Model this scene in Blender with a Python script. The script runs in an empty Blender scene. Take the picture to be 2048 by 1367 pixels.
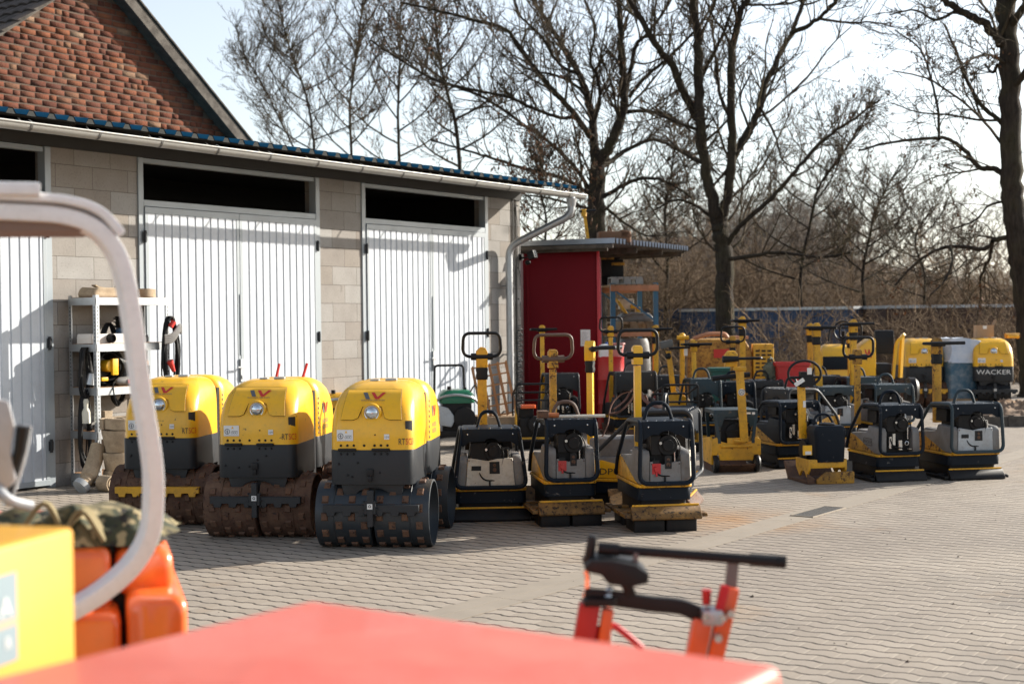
import bpy, bmesh, math, random
import numpy as np
from mathutils import Vector, Matrix
random.seed(7)
SC = bpy.context.scene
COL = SC.collection
R = math.radians
PI = math.pi

# ------------------------------------------------------------------ camera
F = 2844.0; CX = 1024.0; CY = 683.5; HCAM = 1.74
PITCH = math.atan(43.5 / F); ROLL = 0.0115
_fwd = Vector((0, math.cos(PITCH), -math.sin(PITCH)))
_up0 = Vector((0, math.sin(PITCH), math.cos(PITCH)))
_rt0 = Vector((1, 0, 0))
_rt = _rt0 * math.cos(ROLL) - _up0 * math.sin(ROLL)
_up = _up0 * math.cos(ROLL) + _rt0 * math.sin(ROLL)
EYE = Vector((0, 0, HCAM))
def ray(px, py):
    return _fwd + _rt * ((px - CX) / F) + _up * ((CY - py) / F)
def G(px, py, z=0.0):
    d = ray(px, py); t = (z - HCAM) / d.z
    return EYE + d * t
def P(px, py, Y):
    d = ray(px, py); return EYE + d * (Y / d.y)
cam_d = bpy.data.cameras.new('camera'); cam = bpy.data.objects.new('camera', cam_d); COL.objects.link(cam)
cam_d.sensor_width = 36; cam_d.lens = 36 * F / 2048; cam_d.clip_start = 0.05; cam_d.clip_end = 2000
M = Matrix.Identity(4)
for i in range(3):
    M[i][0] = _rt[i]; M[i][1] = _up[i]; M[i][2] = -_fwd[i]; M[i][3] = EYE[i]
cam.matrix_world = M
cam_d.dof.use_dof = True; cam_d.dof.focus_distance = 11.6; cam_d.dof.aperture_fstop = 2.7
SC.camera = cam

# ------------------------------------------------------------------ light
AZ = R(26.7); EL = R(22.5)
S = Vector((math.cos(EL) * math.cos(AZ), math.cos(EL) * math.sin(AZ), math.sin(EL)))
sun_d = bpy.data.lights.new('sun', 'SUN'); sun = bpy.data.objects.new('sun', sun_d); COL.objects.link(sun)
sun_d.energy = 3.9; sun_d.angle = R(0.55); sun_d.color = (1.0, 0.93, 0.82)
sun.rotation_euler = S.to_track_quat('Z', 'Y').to_euler()
w = bpy.data.worlds.new('World'); SC.world = w; w.use_nodes = True
sk = w.node_tree.nodes.new('ShaderNodeTexSky'); sk.sky_type = 'NISHITA'; sk.sun_disc = False
sk.sun_elevation = EL; sk.sun_rotation = PI / 2 - AZ; sk.air_density = 1.0; sk.dust_density = 1.0; sk.ozone_density = 1.0
bg = w.node_tree.nodes['Background']; bg.inputs[1].default_value = 0.094
hs_ = w.node_tree.nodes.new('ShaderNodeHueSaturation'); hs_.inputs['Saturation'].default_value = .52      # thin haze pales the sky
w.node_tree.links.new(sk.outputs[0], hs_.inputs['Color']); w.node_tree.links.new(hs_.outputs[0], bg.inputs[0])
vs = SC.view_settings; vs.view_transform = 'Standard'; vs.look = 'None'; vs.gamma = 1; vs.exposure = 1.32
SC.cycles.max_bounces = 6; SC.cycles.diffuse_bounces = 3; SC.cycles.glossy_bounces = 3
SC.cycles.transparent_max_bounces = 6; SC.cycles.caustics_reflective = False; SC.cycles.caustics_refractive = False

# ------------------------------------------------------------------ mesh builder
class MB:
    def __init__(s): s.v = []; s.f = []; s.m = []
    def add(s, vs, fs, m=0):
        o = len(s.v); s.v += [tuple(x) for x in vs]
        s.f += [tuple(i + o for i in f) for f in fs]; s.m += [m] * len(fs)
        return s
    def box(s, x0, x1, y0, y1, z0, z1, m=0):
        return s.add([(x0,y0,z0),(x1,y0,z0),(x1,y1,z0),(x0,y1,z0),(x0,y0,z1),(x1,y0,z1),(x1,y1,z1),(x0,y1,z1)],
              [(0,3,2,1),(4,5,6,7),(0,1,5,4),(1,2,6,5),(2,3,7,6),(3,0,4,7)], m)
    def obox(s, c, ax, ay, az, m=0):
        c = Vector(c); ax = Vector(ax); ay = Vector(ay); az = Vector(az)
        vs = [c + ax*i + ay*j + az*k for k in (-1,1) for i, j in ((-1,-1),(1,-1),(1,1),(-1,1))]
        return s.add(vs, [(0,3,2,1),(4,5,6,7),(0,1,5,4),(1,2,6,5),(2,3,7,6),(3,0,4,7)], m)
    def beam(s, p0, p1, w, h, m=0, up=(0,0,1)):
        p0 = Vector(p0); p1 = Vector(p1); d = p1 - p0; L = d.length; d = d / L
        u = Vector(up); x = d.cross(u)
        if x.length < 1e-4: x = d.cross(Vector((0,1,0)))
        x.normalize(); y = x.cross(d)
        return s.obox((p0+p1)/2, x*w/2, d*L/2, y*h/2, m)
    def tube(s, path, r, n=8, m=0, closed=False, caps=True, rect=None):
        P_ = [Vector(p) for p in path]; N = len(P_)
        rs = r if isinstance(r, (list, tuple)) else [r]*N
        T = []
        for i in range(N):
            a = P_[i-1] if (i > 0 or closed) else P_[i]
            b = P_[(i+1) % N] if (i < N-1 or closed) else P_[i]
            t = (b - a); T.append(t.normalized() if t.length > 1e-9 else Vector((0,0,1)))
        ref = Vector((0,0,1)) if abs(T[0].z) < .9 else Vector((0,1,0))
        nx = T[0].cross(ref).normalized(); vs = []
        for i in range(N):
            nx = (nx - T[i]*nx.dot(T[i]))
            if nx.length < 1e-6: nx = T[i].orthogonal()
            nx.normalize(); ny = T[i].cross(nx)
            if rect:
                hw, hh = rect
                for a, b in ((-1,-1),(1,-1),(1,1),(-1,1)): vs.append(P_[i] + nx*a*hw + ny*b*hh)
            else:
                for k in range(n):
                    an = 2*PI*k/n; vs.append(P_[i] + (nx*math.cos(an) + ny*math.sin(an))*rs[i])
        k_ = 4 if rect else n; fs = []
        for i in range(N if closed else N-1):
            j = (i+1) % N
            for k in range(k_): fs.append((i*k_+k, i*k_+(k+1)%k_, j*k_+(k+1)%k_, j*k_+k))
        if caps and not closed:
            fs.append(tuple(range(k_-1,-1,-1))); fs.append(tuple((N-1)*k_+k for k in range(k_)))
        return s.add(vs, fs, m)
    def cyl(s, p0, p1, r0, r1=None, n=16, m=0):
        return s.tube([p0, p1], [r0, r0 if r1 is None else r1], n, m)
    def loft(s, rings, m=0, cap0=True, cap1=True):
        n = len(rings[0]); vs = [p for r in rings for p in r]; fs = []
        for i in range(len(rings)-1):
            for k in range(n): fs.append((i*n+k, i*n+(k+1)%n, (i+1)*n+(k+1)%n, (i+1)*n+k))
        if cap0: fs.append(tuple(range(n-1,-1,-1)))
        if cap1: fs.append(tuple((len(rings)-1)*n+k for k in range(n)))
        return s.add(vs, fs, m)
    def prism(s, poly, axis, a, b, m=0):
        f = {'x': lambda p, t: (t, p[0], p[1]), 'y': lambda p, t: (p[0], t, p[1]), 'z': lambda p, t: (p[0], p[1], t)}[axis]
        return s.loft([[f(p, a) for p in poly], [f(p, b) for p in poly]], m)
    def lathe(s, prof, o=(0,0,0), axis='z', n=24, m=0):
        o = Vector(o); rings = []
        for r, h in prof:
            ring = []
            for k in range(n):
                c, q = math.cos(2*PI*k/n)*r, math.sin(2*PI*k/n)*r
                ring.append(o + Vector({'z': (c,q,h), 'x': (h,c,q), 'y': (q,h,c)}[axis]))
            rings.append(ring)
        return s.loft(rings, m, prof[0][0] > 1e-6, prof[-1][0] > 1e-6)
    def ball(s, c, r, nu=12, nv=8, m=0):
        r = r if isinstance(r, (tuple, list)) else (r, r, r); rings = []
        for j in range(nv+1):
            t = PI*j/nv - PI/2; cc = max(math.cos(t), 1e-3)
            rings.append([(c[0]+r[0]*cc*math.cos(2*PI*k/nu), c[1]+r[1]*cc*math.sin(2*PI*k/nu), c[2]+r[2]*math.sin(t)) for k in range(nu)])
        return s.loft(rings, m)
    def torus(s, c, R_, r, axis='z', n=20, k=6, m=0, a0=0, a1=2*PI, sx=1.0):
        pts = []; full = abs(a1-a0-2*PI) < 1e-6; N = n if full else n+1
        for i in range(N):
            a = a0 + (a1-a0)*i/n; x, y = math.cos(a)*R_*sx, math.sin(a)*R_
            pts.append(Vector(c) + Vector({'z': (x,y,0), 'y': (x,0,y), 'x': (0,x,y)}[axis]))
        return s.tube(pts, r, k, m, closed=full)
    def xf(s, mat, start=0):
        for i in range(start, len(s.v)): s.v[i] = tuple(mat @ Vector(s.v[i]))
        return s
    def merge(s, o, mat=None, mm=None):
        vs = [mat @ Vector(v) for v in o.v] if mat else o.v
        off = len(s.v); s.v += [tuple(v) for v in vs]; s.f += [tuple(i+off for i in f) for f in o.f]
        s.m += [mm if mm is not None else q for q in o.m]; return s
    def build(s, name, mats, parent=None, bevel=0, seg=2, smooth=38, jitter=0):
        me = bpy.data.meshes.new(name)
        vs = s.v
        if jitter: vs = [(x+random.uniform(-jitter,jitter), y+random.uniform(-jitter,jitter), z+random.uniform(-jitter,jitter)) for x,y,z in vs]
        me.from_pydata(vs, [], s.f)
        ms = mats if isinstance(mats, (list, tuple)) else [mats]
        for q in ms: me.materials.append(q)
        me.polygons.foreach_set('material_index', s.m)
        bm = bmesh.new(); bm.from_mesh(me)
        bmesh.ops.recalc_face_normals(bm, faces=bm.faces)
        if bevel:
            es = [e for e in bm.edges if len(e.link_faces) == 2 and e.calc_face_angle(0) > R(30)]
            bmesh.ops.bevel(bm, geom=es, offset=bevel, segments=seg, affect='EDGES', profile=.6, clamp_overlap=True)
        bm.to_mesh(me); bm.free()
        if smooth:
            me.polygons.foreach_set('use_smooth', [True]*len(me.polygons))
            me.set_sharp_from_angle(angle=R(smooth))
        o = bpy.data.objects.new(name, me); COL.objects.link(o)
        if parent: o.parent = parent
        return o

def npmesh(name, V, Fq, mats, parent=None, smooth=True, midx=None):
    """fast mesh from numpy arrays (V: n x 3, Fq: m x k)"""
    me = bpy.data.meshes.new(name); V = np.asarray(V, np.float32); Fq = np.asarray(Fq, np.int32)
    k = Fq.shape[1]
    me.vertices.add(len(V)); me.vertices.foreach_set('co', V.ravel())
    me.loops.add(Fq.size); me.loops.foreach_set('vertex_index', Fq.ravel())
    me.polygons.add(len(Fq)); me.polygons.foreach_set('loop_start', np.arange(0, Fq.size, k, dtype=np.int32))
    if smooth: me.polygons.foreach_set('use_smooth', np.ones(len(Fq), bool))
    if midx is not None: me.polygons.foreach_set('material_index', np.asarray(midx, np.int32))
    me.update(calc_edges=True); me.validate()
    for q in (mats if isinstance(mats, (list, tuple)) else [mats]): me.materials.append(q)
    o = bpy.data.objects.new(name, me); COL.objects.link(o)
    if parent: o.parent = parent
    return o

def tag(o, label, cat, group=None, kind=None):
    if label: o['label'] = label
    if cat: o['category'] = cat
    if group: o['group'] = group
    if kind: o['kind'] = kind
    return o
def thing(name, label, cat, loc=(0,0,0), rotz=0, group=None, scale=1.0):
    o = bpy.data.objects.new(name, None); COL.objects.link(o); o.empty_display_size = .1
    o.location = loc; o.rotation_euler = (0, 0, rotz)
    if scale != 1.0: o.scale = (scale, scale, scale)
    return tag(o, label, cat, group)
def structure(o): o['kind'] = 'structure'; return o
def copy_tree(o, parent=None):
    c = o.copy(); COL.objects.link(c); c.parent = parent
    for ch in list(o.children): copy_tree(ch, c)
    return c

def rrect(hx, hy, r, n=4, cx=0, cy=0, z=0):
    pts = []
    for sx, sy, a0 in ((1,1,0),(-1,1,90),(-1,-1,180),(1,-1,270)):
        for i in range(n+1):
            a = R(a0 + 90*i/n); pts.append((cx + sx*(hx-r) + r*math.cos(a), cy + sy*(hy-r) + r*math.sin(a), z))
    return pts
def rpath(pts, rad, n=5):
    """round the corners of an open polyline"""
    pts = [Vector(p) for p in pts]; out = [pts[0]]
    for i in range(1, len(pts)-1):
        a, b, c = pts[i-1], pts[i], pts[i+1]
        d1 = (a-b); d2 = (c-b); r = min(rad, d1.length*.49, d2.length*.49)
        p, q = b + d1.normalized()*r, b + d2.normalized()*r
        for k in range(n+1):
            t = k/n; out.append(p*(1-t)**2 + b*2*t*(1-t) + q*t*t)
    return out + [pts[-1]]
def spline(pts, n=6):
    pts = [Vector(p) for p in pts]; q = [pts[0]*2-pts[1]] + pts + [pts[-1]*2-pts[-2]]; out = []
    for i in range(1, len(q)-2):
        for k in range(n):
            t = k/n; a, b, c, d = q[i-1], q[i], q[i+1], q[i+2]
            out.append(.5*((2*b)+(c-a)*t+(2*a-5*b+4*c-d)*t*t+(3*b-a-3*c+d)*t**3))
    return out + [pts[-1]]

_txt = {}
def text_geo(st, bold=False):
    if st in _txt: return _txt[st]
    cu = bpy.data.curves.new('lettering', 'FONT'); cu.body = st; cu.align_x = 'CENTER'; cu.align_y = 'CENTER'; cu.size = 1.0; cu.resolution_u = 2
    o = bpy.data.objects.new('lettering', cu); COL.objects.link(o)
    dg = bpy.context.evaluated_depsgraph_get(); dg.update()
    me = o.evaluated_get(dg).to_mesh()
    g = ([v.co.copy() for v in me.vertices], [tuple(p.vertices) for p in me.polygons])
    o.evaluated_get(dg).to_mesh_clear()
    bpy.data.objects.remove(o); bpy.data.curves.remove(cu); _txt[st] = g
    return g
def put_text(mb, st, c, right, up, h, m=0, sx=1.0):
    vs, fs = text_geo(st); c = Vector(c); r = Vector(right).normalized(); u = Vector(up).normalized()
    return mb.add([c + r*v.x*h*1.38*sx + u*v.y*h*1.38 for v in vs], fs, m)

# ------------------------------------------------------------------ materials
def mat(name):
    m = bpy.data.materials.new(name); m.use_nodes = True
    nt = m.node_tree; return m, nt, nt.nodes['Principled BSDF']
def nd(nt, t, **k):
    n = nt.nodes.new('ShaderNode' + t)
    for a, v in k.items(): setattr(n, a, v)
    return n
def noise(nt, vec, scale, detail=4, rough=.55):
    n = nd(nt, 'TexNoise'); n.inputs['Scale'].default_value = scale; n.inputs['Detail'].default_value = detail
    n.inputs['Roughness'].default_value = rough; nt.links.new(vec, n.inputs['Vector']); return n.outputs['Fac']
def ramp(nt, fac, stops, interp='LINEAR'):
    n = nd(nt, 'ValToRGB'); cr = n.color_ramp; cr.interpolation = interp
    while len(cr.elements) < len(stops): cr.elements.new(.5)
    for e, (p, c) in zip(cr.elements, stops):
        e.position = p; e.color = (c, c, c, 1) if isinstance(c, (int, float)) else (*c, 1)
    nt.links.new(fac, n.inputs[0]); return n.outputs[0]
def mix(nt, fac, a, b, mode='MIX'):
    n = nd(nt, 'Mix', data_type='RGBA', blend_type=mode)
    for sock, val in ((n.inputs['Factor'], fac), (n.inputs['A'], a), (n.inputs['B'], b)):
        pass
    fa, A, B = n.inputs[0], n.inputs[6], n.inputs[7]
    for sock, val in ((fa, fac), (A, a), (B, b)):
        if isinstance(val, (int, float)): sock.default_value = val
        elif isinstance(val, tuple): sock.default_value = (*val, 1)
        else: nt.links.new(val, sock)
    return n.outputs[2]
def math_(nt, op, a, b=None, c=None):
    n = nd(nt, 'Math', operation=op)
    for i, v in enumerate((a, b, c)):
        if v is None: continue
        if isinstance(v, (int, float)): n.inputs[i].default_value = v
        else: nt.links.new(v, n.inputs[i])
    return n.outputs[0]
def bump(nt, h, strength, dist=.01):
    b = nd(nt, 'Bump'); b.inputs['Strength'].default_value = strength; b.inputs['Distance'].default_value = dist
    nt.links.new(h, b.inputs['Height']); return b.outputs[0]
def objvec(nt):
    """object coordinates, shifted by a per-object random so that copies differ"""
    tc = nd(nt, 'TexCoord'); oi = nd(nt, 'ObjectInfo'); ad = nd(nt, 'VectorMath', operation='ADD')
    sc = nd(nt, 'VectorMath', operation='SCALE'); sc.inputs['Scale'].default_value = 17.0
    cb = nd(nt, 'CombineXYZ')
    for i in range(3): nt.links.new(oi.outputs['Random'], cb.inputs[i])
    nt.links.new(cb.outputs[0], sc.inputs[0]); nt.links.new(tc.outputs['Object'], ad.inputs[0]); nt.links.new(sc.outputs[0], ad.inputs[1])
    return ad.outputs[0]
def paint(name, col, rough=.35, dirt=(.16,.11,.07), amt=.4, chip=None, chipamt=.0, metal=0, scale=3.0, coat=0, bmp=.05, spec=.5):
    m, nt, p = mat(name); v = objvec(nt)
    n1 = noise(nt, v, scale, 6, .65); n2 = noise(nt, v, scale*9, 5, .7)
    d = math_(nt, 'MULTIPLY', ramp(nt, n1, [(.42,0),(.72,1)]), amt)
    d2 = math_(nt, 'MULTIPLY', ramp(nt, n2, [(.5,0),(.75,1)]), amt*.7)
    c = mix(nt, d, col, dirt); c = mix(nt, d2, c, tuple(x*.8 for x in dirt))
    ro = math_(nt, 'MULTIPLY_ADD', d, .35, rough)
    if chipamt > 0:
        n3 = noise(nt, v, scale*5, 8, .75); k = ramp(nt, n3, [(.66-chipamt*.3,0),(.69-chipamt*.3,1)])
        c = mix(nt, k, c, chip or (.1,.045,.025)); ro = math_(nt, 'MULTIPLY_ADD', k, .3, ro)
    nt.links.new(c, p.inputs['Base Color']); nt.links.new(ro, p.inputs['Roughness'])
    p.inputs['Metallic'].default_value = metal; p.inputs['Coat Weight'].default_value = coat; p.inputs['Coat Roughness'].default_value = .12
    p.inputs['Specular IOR Level'].default_value = spec
    if bmp: nt.links.new(bump(nt, n2, bmp, .006), p.inputs['Normal'])
    return m
def plain(name, col, rough=.5, metal=0, var=.15, scale=12, bmp=0, spec=.5):
    m, nt, p = mat(name); v = objvec(nt); n1 = noise(nt, v, scale, 5, .6)
    c = mix(nt, n1, tuple(x*(1-var) for x in col), tuple(min(1, x*(1+var)) for x in col))
    nt.links.new(c, p.inputs['Base Color']); p.inputs['Roughness'].default_value = rough; p.inputs['Metallic'].default_value = metal
    p.inputs['Specular IOR Level'].default_value = spec
    if bmp: nt.links.new(bump(nt, n1, bmp, .01), p.inputs['Normal'])
    return m

YEL = paint('yellow_paint', (.86,.455,.006), .34, dirt=(.42,.27,.07), amt=.32, coat=.2, bmp=.03, chip=(.06,.04,.03), chipamt=.07)
YELW = paint('worn_yellow_paint', (.74,.375,.010), .45, dirt=(.10,.065,.035), amt=.5, chip=(.10,.05,.025), chipamt=.22)
YELD = paint('dirty_yellow_paint', (.56,.28,.015), .55, dirt=(.10,.06,.035), amt=.8, chip=(.09,.045,.025), chipamt=.4)
DGREY = paint('dark_grey_paint', (.025,.028,.032), .42, dirt=(.06,.05,.042), amt=.2, bmp=.02, spec=.25)
NAVY = paint('blue_black_paint', (.007,.012,.020), .42, dirt=(.03,.026,.022), amt=.14, chip=(.16,.15,.14), chipamt=.10, spec=.14)
TEAL = paint('slate_blue_paint', (.018,.038,.050), .45, dirt=(.10,.08,.06), amt=.3, chip=(.14,.1,.07), chipamt=.10, spec=.3)
LGREY = paint('light_grey_plastic', (.21,.205,.20), .55, dirt=(.14,.11,.085), amt=.7, scale=4)
BGREY = paint('bluish_white_panel', (.42,.45,.47), .5, dirt=(.2,.16,.12), amt=.45, scale=5)
CREAM = paint('cream_panel', (.60,.56,.48), .5, dirt=(.22,.15,.09), amt=.55, scale=5, chip=(.2,.12,.07), chipamt=.08)
RUST = paint('rusty_steel', (.085,.042,.025), .75, dirt=(.17,.09,.05), amt=.9, scale=6, chip=(.03,.02,.018), chipamt=.3, bmp=.35)
MUDR = paint('mud_caked_rusty_steel', (.075,.036,.022), .85, dirt=(.20,.12,.075), amt=.75, scale=5, chip=(.03,.018,.014), chipamt=.25, bmp=.6)
STEEL = paint('dark_blue_steel', (.024,.032,.040), .42, dirt=(.07,.06,.05), amt=.3, metal=.2, scale=5)
GALV = paint('galvanised_steel', (.42,.44,.46), .36, dirt=(.36,.37,.37), amt=.6, metal=.75, scale=10, bmp=.03)
ZINC = paint('zinc_gutter', (.36,.355,.335), .5, dirt=(.24,.235,.22), amt=.5, metal=.35, scale=2.5, bmp=.02)
BLACK = plain('black_rubber', (.007,.007,.008), .5, var=.3, spec=.3)
ENG = paint('oily_black_engine', (.007,.007,.008), .5, dirt=(.035,.027,.022), amt=.4, scale=9, spec=.25)
CHROME = plain('bare_metal', (.6,.6,.6), .25, metal=1, var=.1)
GLASS = plain('lamp_glass', (.55,.6,.65), .06, metal=.85, var=.3, scale=60)
WHITE = plain('white_sticker', (.72,.72,.7), .5, var=.05)
INK = plain('black_ink', (.02,.02,.022), .5, var=.1)
INKG = plain('grey_ink', (.10,.105,.12), .5, var=.1)
REDM = plain('red_marking', (.55,.03,.02), .45, var=.1)
RED = paint('red_plastic', (.50,.018,.022), .4, amt=.2)
DKRED = paint('shaded_red_sheet', (.135,.002,.007), .5, dirt=(.10,.004,.008), amt=.25, scale=1.5, bmp=.01, spec=.12)  # red darkened in its colour for the shaded shed front
WOOD = paint('weathered_wood', (.36,.25,.15), .75, dirt=(.12,.08,.05), amt=.6, scale=6, bmp=.15)
BORD = paint('chipboard', (.33,.19,.10), .75, dirt=(.16,.08,.04), amt=.5, scale=12)
CANVAS = paint('beige_canvas_hose', (.40,.31,.21), .85, dirt=(.14,.10,.065), amt=.65, scale=7, bmp=.2)
ORANGE = paint('orange_paint', (.72,.10,.012), .3, amt=.15, coat=.4, bmp=.02)
ORED = paint('orange_red_paint', (.68,.055,.015), .28, amt=.15, coat=.5, bmp=.02)
# ================================================================== setting: paving, earth, drain
U = Vector((.5577, .8300, 0)); N_ = Vector((.8300, -.5577, 0)); W0 = Vector((-4.633, 15.8, 0)); TH = math.atan2(.83, .5577)
def wl(px, py, d=0.0):
    """pixel -> (s, h) on the plane parallel to the garage front, d metres in front of it"""
    r = ray(px, py); o = W0 + N_*d
    t = (o - EYE).dot(N_) / r.dot(N_); p = EYE + r*t
    return (p - W0).dot(U), p.z
def wp(s, d, z): return W0 + U*s + N_*d + Vector((0, 0, z))

_sp = G(1455, 1040) - Vector((0, 14, 0)); STAIN = (_sp.dot(N_), _sp.dot(U), 0)
def paving_mat():
    m, nt, p = mat('double_t_pavers'); tc = nd(nt, 'TexCoord'); v = tc.outputs['Object']
    sp = nd(nt, 'SeparateXYZ'); nt.links.new(v, sp.inputs[0]); a, b = sp.outputs[0], sp.outputs[1]
    PA, PB = .168, .127
    wob = noise(nt, v, 7, 3); wob = math_(nt, 'MULTIPLY_ADD', wob, .012, -.006)
    tri = math_(nt, 'PINGPONG', math_(nt, 'DIVIDE', a, PA), .5)            # 0..0.5
    trap = math_(nt, 'MINIMUM', math_(nt, 'MAXIMUM', math_(nt, 'MULTIPLY_ADD', tri, 4.5, -.6), 0.0), 1.0)
    bb = math_(nt, 'ADD', math_(nt, 'MULTIPLY_ADD', trap, .019, b), wob)
    row = math_(nt, 'FLOOR', math_(nt, 'DIVIDE', bb, PB)); fr = math_(nt, 'FRACT', math_(nt, 'DIVIDE', bb, PB))
    a2 = math_(nt, 'ADD', math_(nt, 'MULTIPLY_ADD', math_(nt, 'MODULO', math_(nt, 'ABSOLUTE', row), 2), PA*.5, a), wob)
    fa = math_(nt, 'FRACT', math_(nt, 'DIVIDE', a2, PA)); col_ = math_(nt, 'FLOOR', math_(nt, 'DIVIDE', a2, PA))
    eb = math_(nt, 'ABSOLUTE', math_(nt, 'SUBTRACT', fr, .5)); ea = math_(nt, 'ABSOLUTE', math_(nt, 'SUBTRACT', fa, .5))
    jb = ramp(nt, eb, [(.395,0),(.44,1)]); ja = ramp(nt, ea, [(.45,0),(.48,1)])
    cb = nd(nt, 'CombineXYZ'); nt.links.new(row, cb.inputs[0]); nt.links.new(col_, cb.inputs[1])
    wn = nd(nt, 'TexWhiteNoise', noise_dimensions='2D'); nt.links.new(cb.outputs[0], wn.inputs[0])
    n1 = noise(nt, v, .35, 5, .6); n2 = noise(nt, v, 1.7, 6, .65); n3 = noise(nt, v, 60, 4, .7); n4 = noise(nt, v, .9, 5, .6)
    c = mix(nt, wn.outputs[0], (.285,.24,.19), (.34,.29,.235))
    c = mix(nt, math_(nt, 'MULTIPLY', ramp(nt, n2, [(.45,0),(.75,1)]), .45), c, (.20,.175,.15))
    c = mix(nt, math_(nt, 'MULTIPLY', ramp(nt, n1, [(.46,0),(.64,1)]), .5), c, (.17,.14,.115))
    c = mix(nt, math_(nt, 'MULTIPLY', ramp(nt, noise(nt, v, .22, 6, .7), [(.56,0),(.66,1)]), .4), c, (.10,.09,.08))
    c = mix(nt, math_(nt, 'MULTIPLY', ramp(nt, n4, [(.60,0),(.74,1)]), .45), c, (.34,.20,.09))
    c = mix(nt, math_(nt, 'MULTIPLY', ramp(nt, n3, [(.35,0),(.75,1)]), .3), c, (.40,.36,.32))
    c = mix(nt, math_(nt, 'MULTIPLY', ja, .4), c, (.42,.36,.29))
    gd = nd(nt, 'VectorMath', operation='DISTANCE'); nt.links.new(v, gd.inputs[0]); gd.inputs[1].default_value = STAIN
    st_ = math_(nt, 'MULTIPLY', ramp(nt, gd.outputs['Value'], [(.15,1),(1.0,0)]), ramp(nt, n2, [(.3,.2),(.6,1)]))
    c = mix(nt, math_(nt, 'MULTIPLY', st_, .7), c, (.36,.19,.07))
    jn = ramp(nt, noise(nt, v, 5, 4), [(.3,.55),(.6,1)])
    c = mix(nt, math_(nt, 'MULTIPLY', jb, jn), c, (.03,.024,.02))
    nt.links.new(c, p.inputs['Base Color']); p.inputs['Roughness'].default_value = .8; p.inputs['Specular IOR Level'].default_value = .3
    h = math_(nt, 'SUBTRACT', math_(nt, 'MULTIPLY', n3, .12), math_(nt, 'MAXIMUM', jb, math_(nt, 'MULTIPLY', ja, .3)))
    nt.links.new(bump(nt, h, .6, .008), p.inputs['Normal'])
    return m
def sheet(name, x0, x1, y0, y1, z, m, nx=1, ny=1):
    mb = MB(); vs = [(x0+(x1-x0)*i/nx, y0+(y1-y0)*j/ny, z) for j in range(ny+1) for i in range(nx+1)]
    mb.add(vs, [(j*(nx+1)+i, j*(nx+1)+i+1, (j+1)*(nx+1)+i+1, (j+1)*(nx+1)+i) for j in range(ny) for i in range(nx)])
    return structure(mb.build(name, m, smooth=0))
EARTH = plain('bare_earth', (.13,.095,.065), .95, var=.5, scale=1.5, bmp=.4)
sheet('ground', -600, 600, -100, 900, -.03, EARTH)
o = sheet('paved_yard', -17, 17, -14, 26, 0, paving_mat())       # local x runs along N_, y along U
o.rotation_euler = (0, 0, math.atan2(N_.y, N_.x)); o.location = (0, 14, 0); o.rotation_euler = (0, 0, math.atan2(-U.x, U.y))
SLAB = plain('concrete_slab', (.27,.23,.182), .85, var=.18, scale=5, bmp=.1)
a = G(1010, 1197); dvec = (G(1850, 961) - a); dl = dvec.length; dn = dvec.normalized()
mb = MB(); k = -7.0; side = Vector((dn.y, -dn.x, 0))
while k < dl + 9:
    ln = 1.0; q = a + dn*(k + ln/2) + Vector((0, 0, .003))
    for sgn in (-1, 1):
        mb.obox(q + side*.078*sgn, side*.075, dn*(ln/2-.002), Vector((0,0,.0015)))
    k += ln
structure(mb.build('drain_channel', SLAB, smooth=0))
gq = G(1637, 1024) + Vector((0,0,.008))
gt = thing('drain_grate', 'steel slotted drain grate let into the pale gutter strip in the paving', 'drain grate', gq, math.atan2(dn.y, dn.x), None, .72)
mb = MB(); mb.box(-.5,.5,-.15,-.135,-.006,.006); mb.box(-.5,.5,.135,.15,-.006,.006); mb.box(-.5,-.485,-.135,.135,-.006,.006); mb.box(.485,.5,-.135,.135,-.006,.006)
mb.build('frame', SLAB, gt)
mb = MB()
for i in range(24): mb.box(-.475+i*.0402, -.475+i*.0402+.012, -.134, .134, .001, .004)
mb.build('grating', plain('grate_steel', (.26,.245,.22), .5), gt)
mb = MB(); mb.box(-.484,.484,-.134,.134,-.0035,-.0025); mb.build('trough', BLACK, gt)

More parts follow.
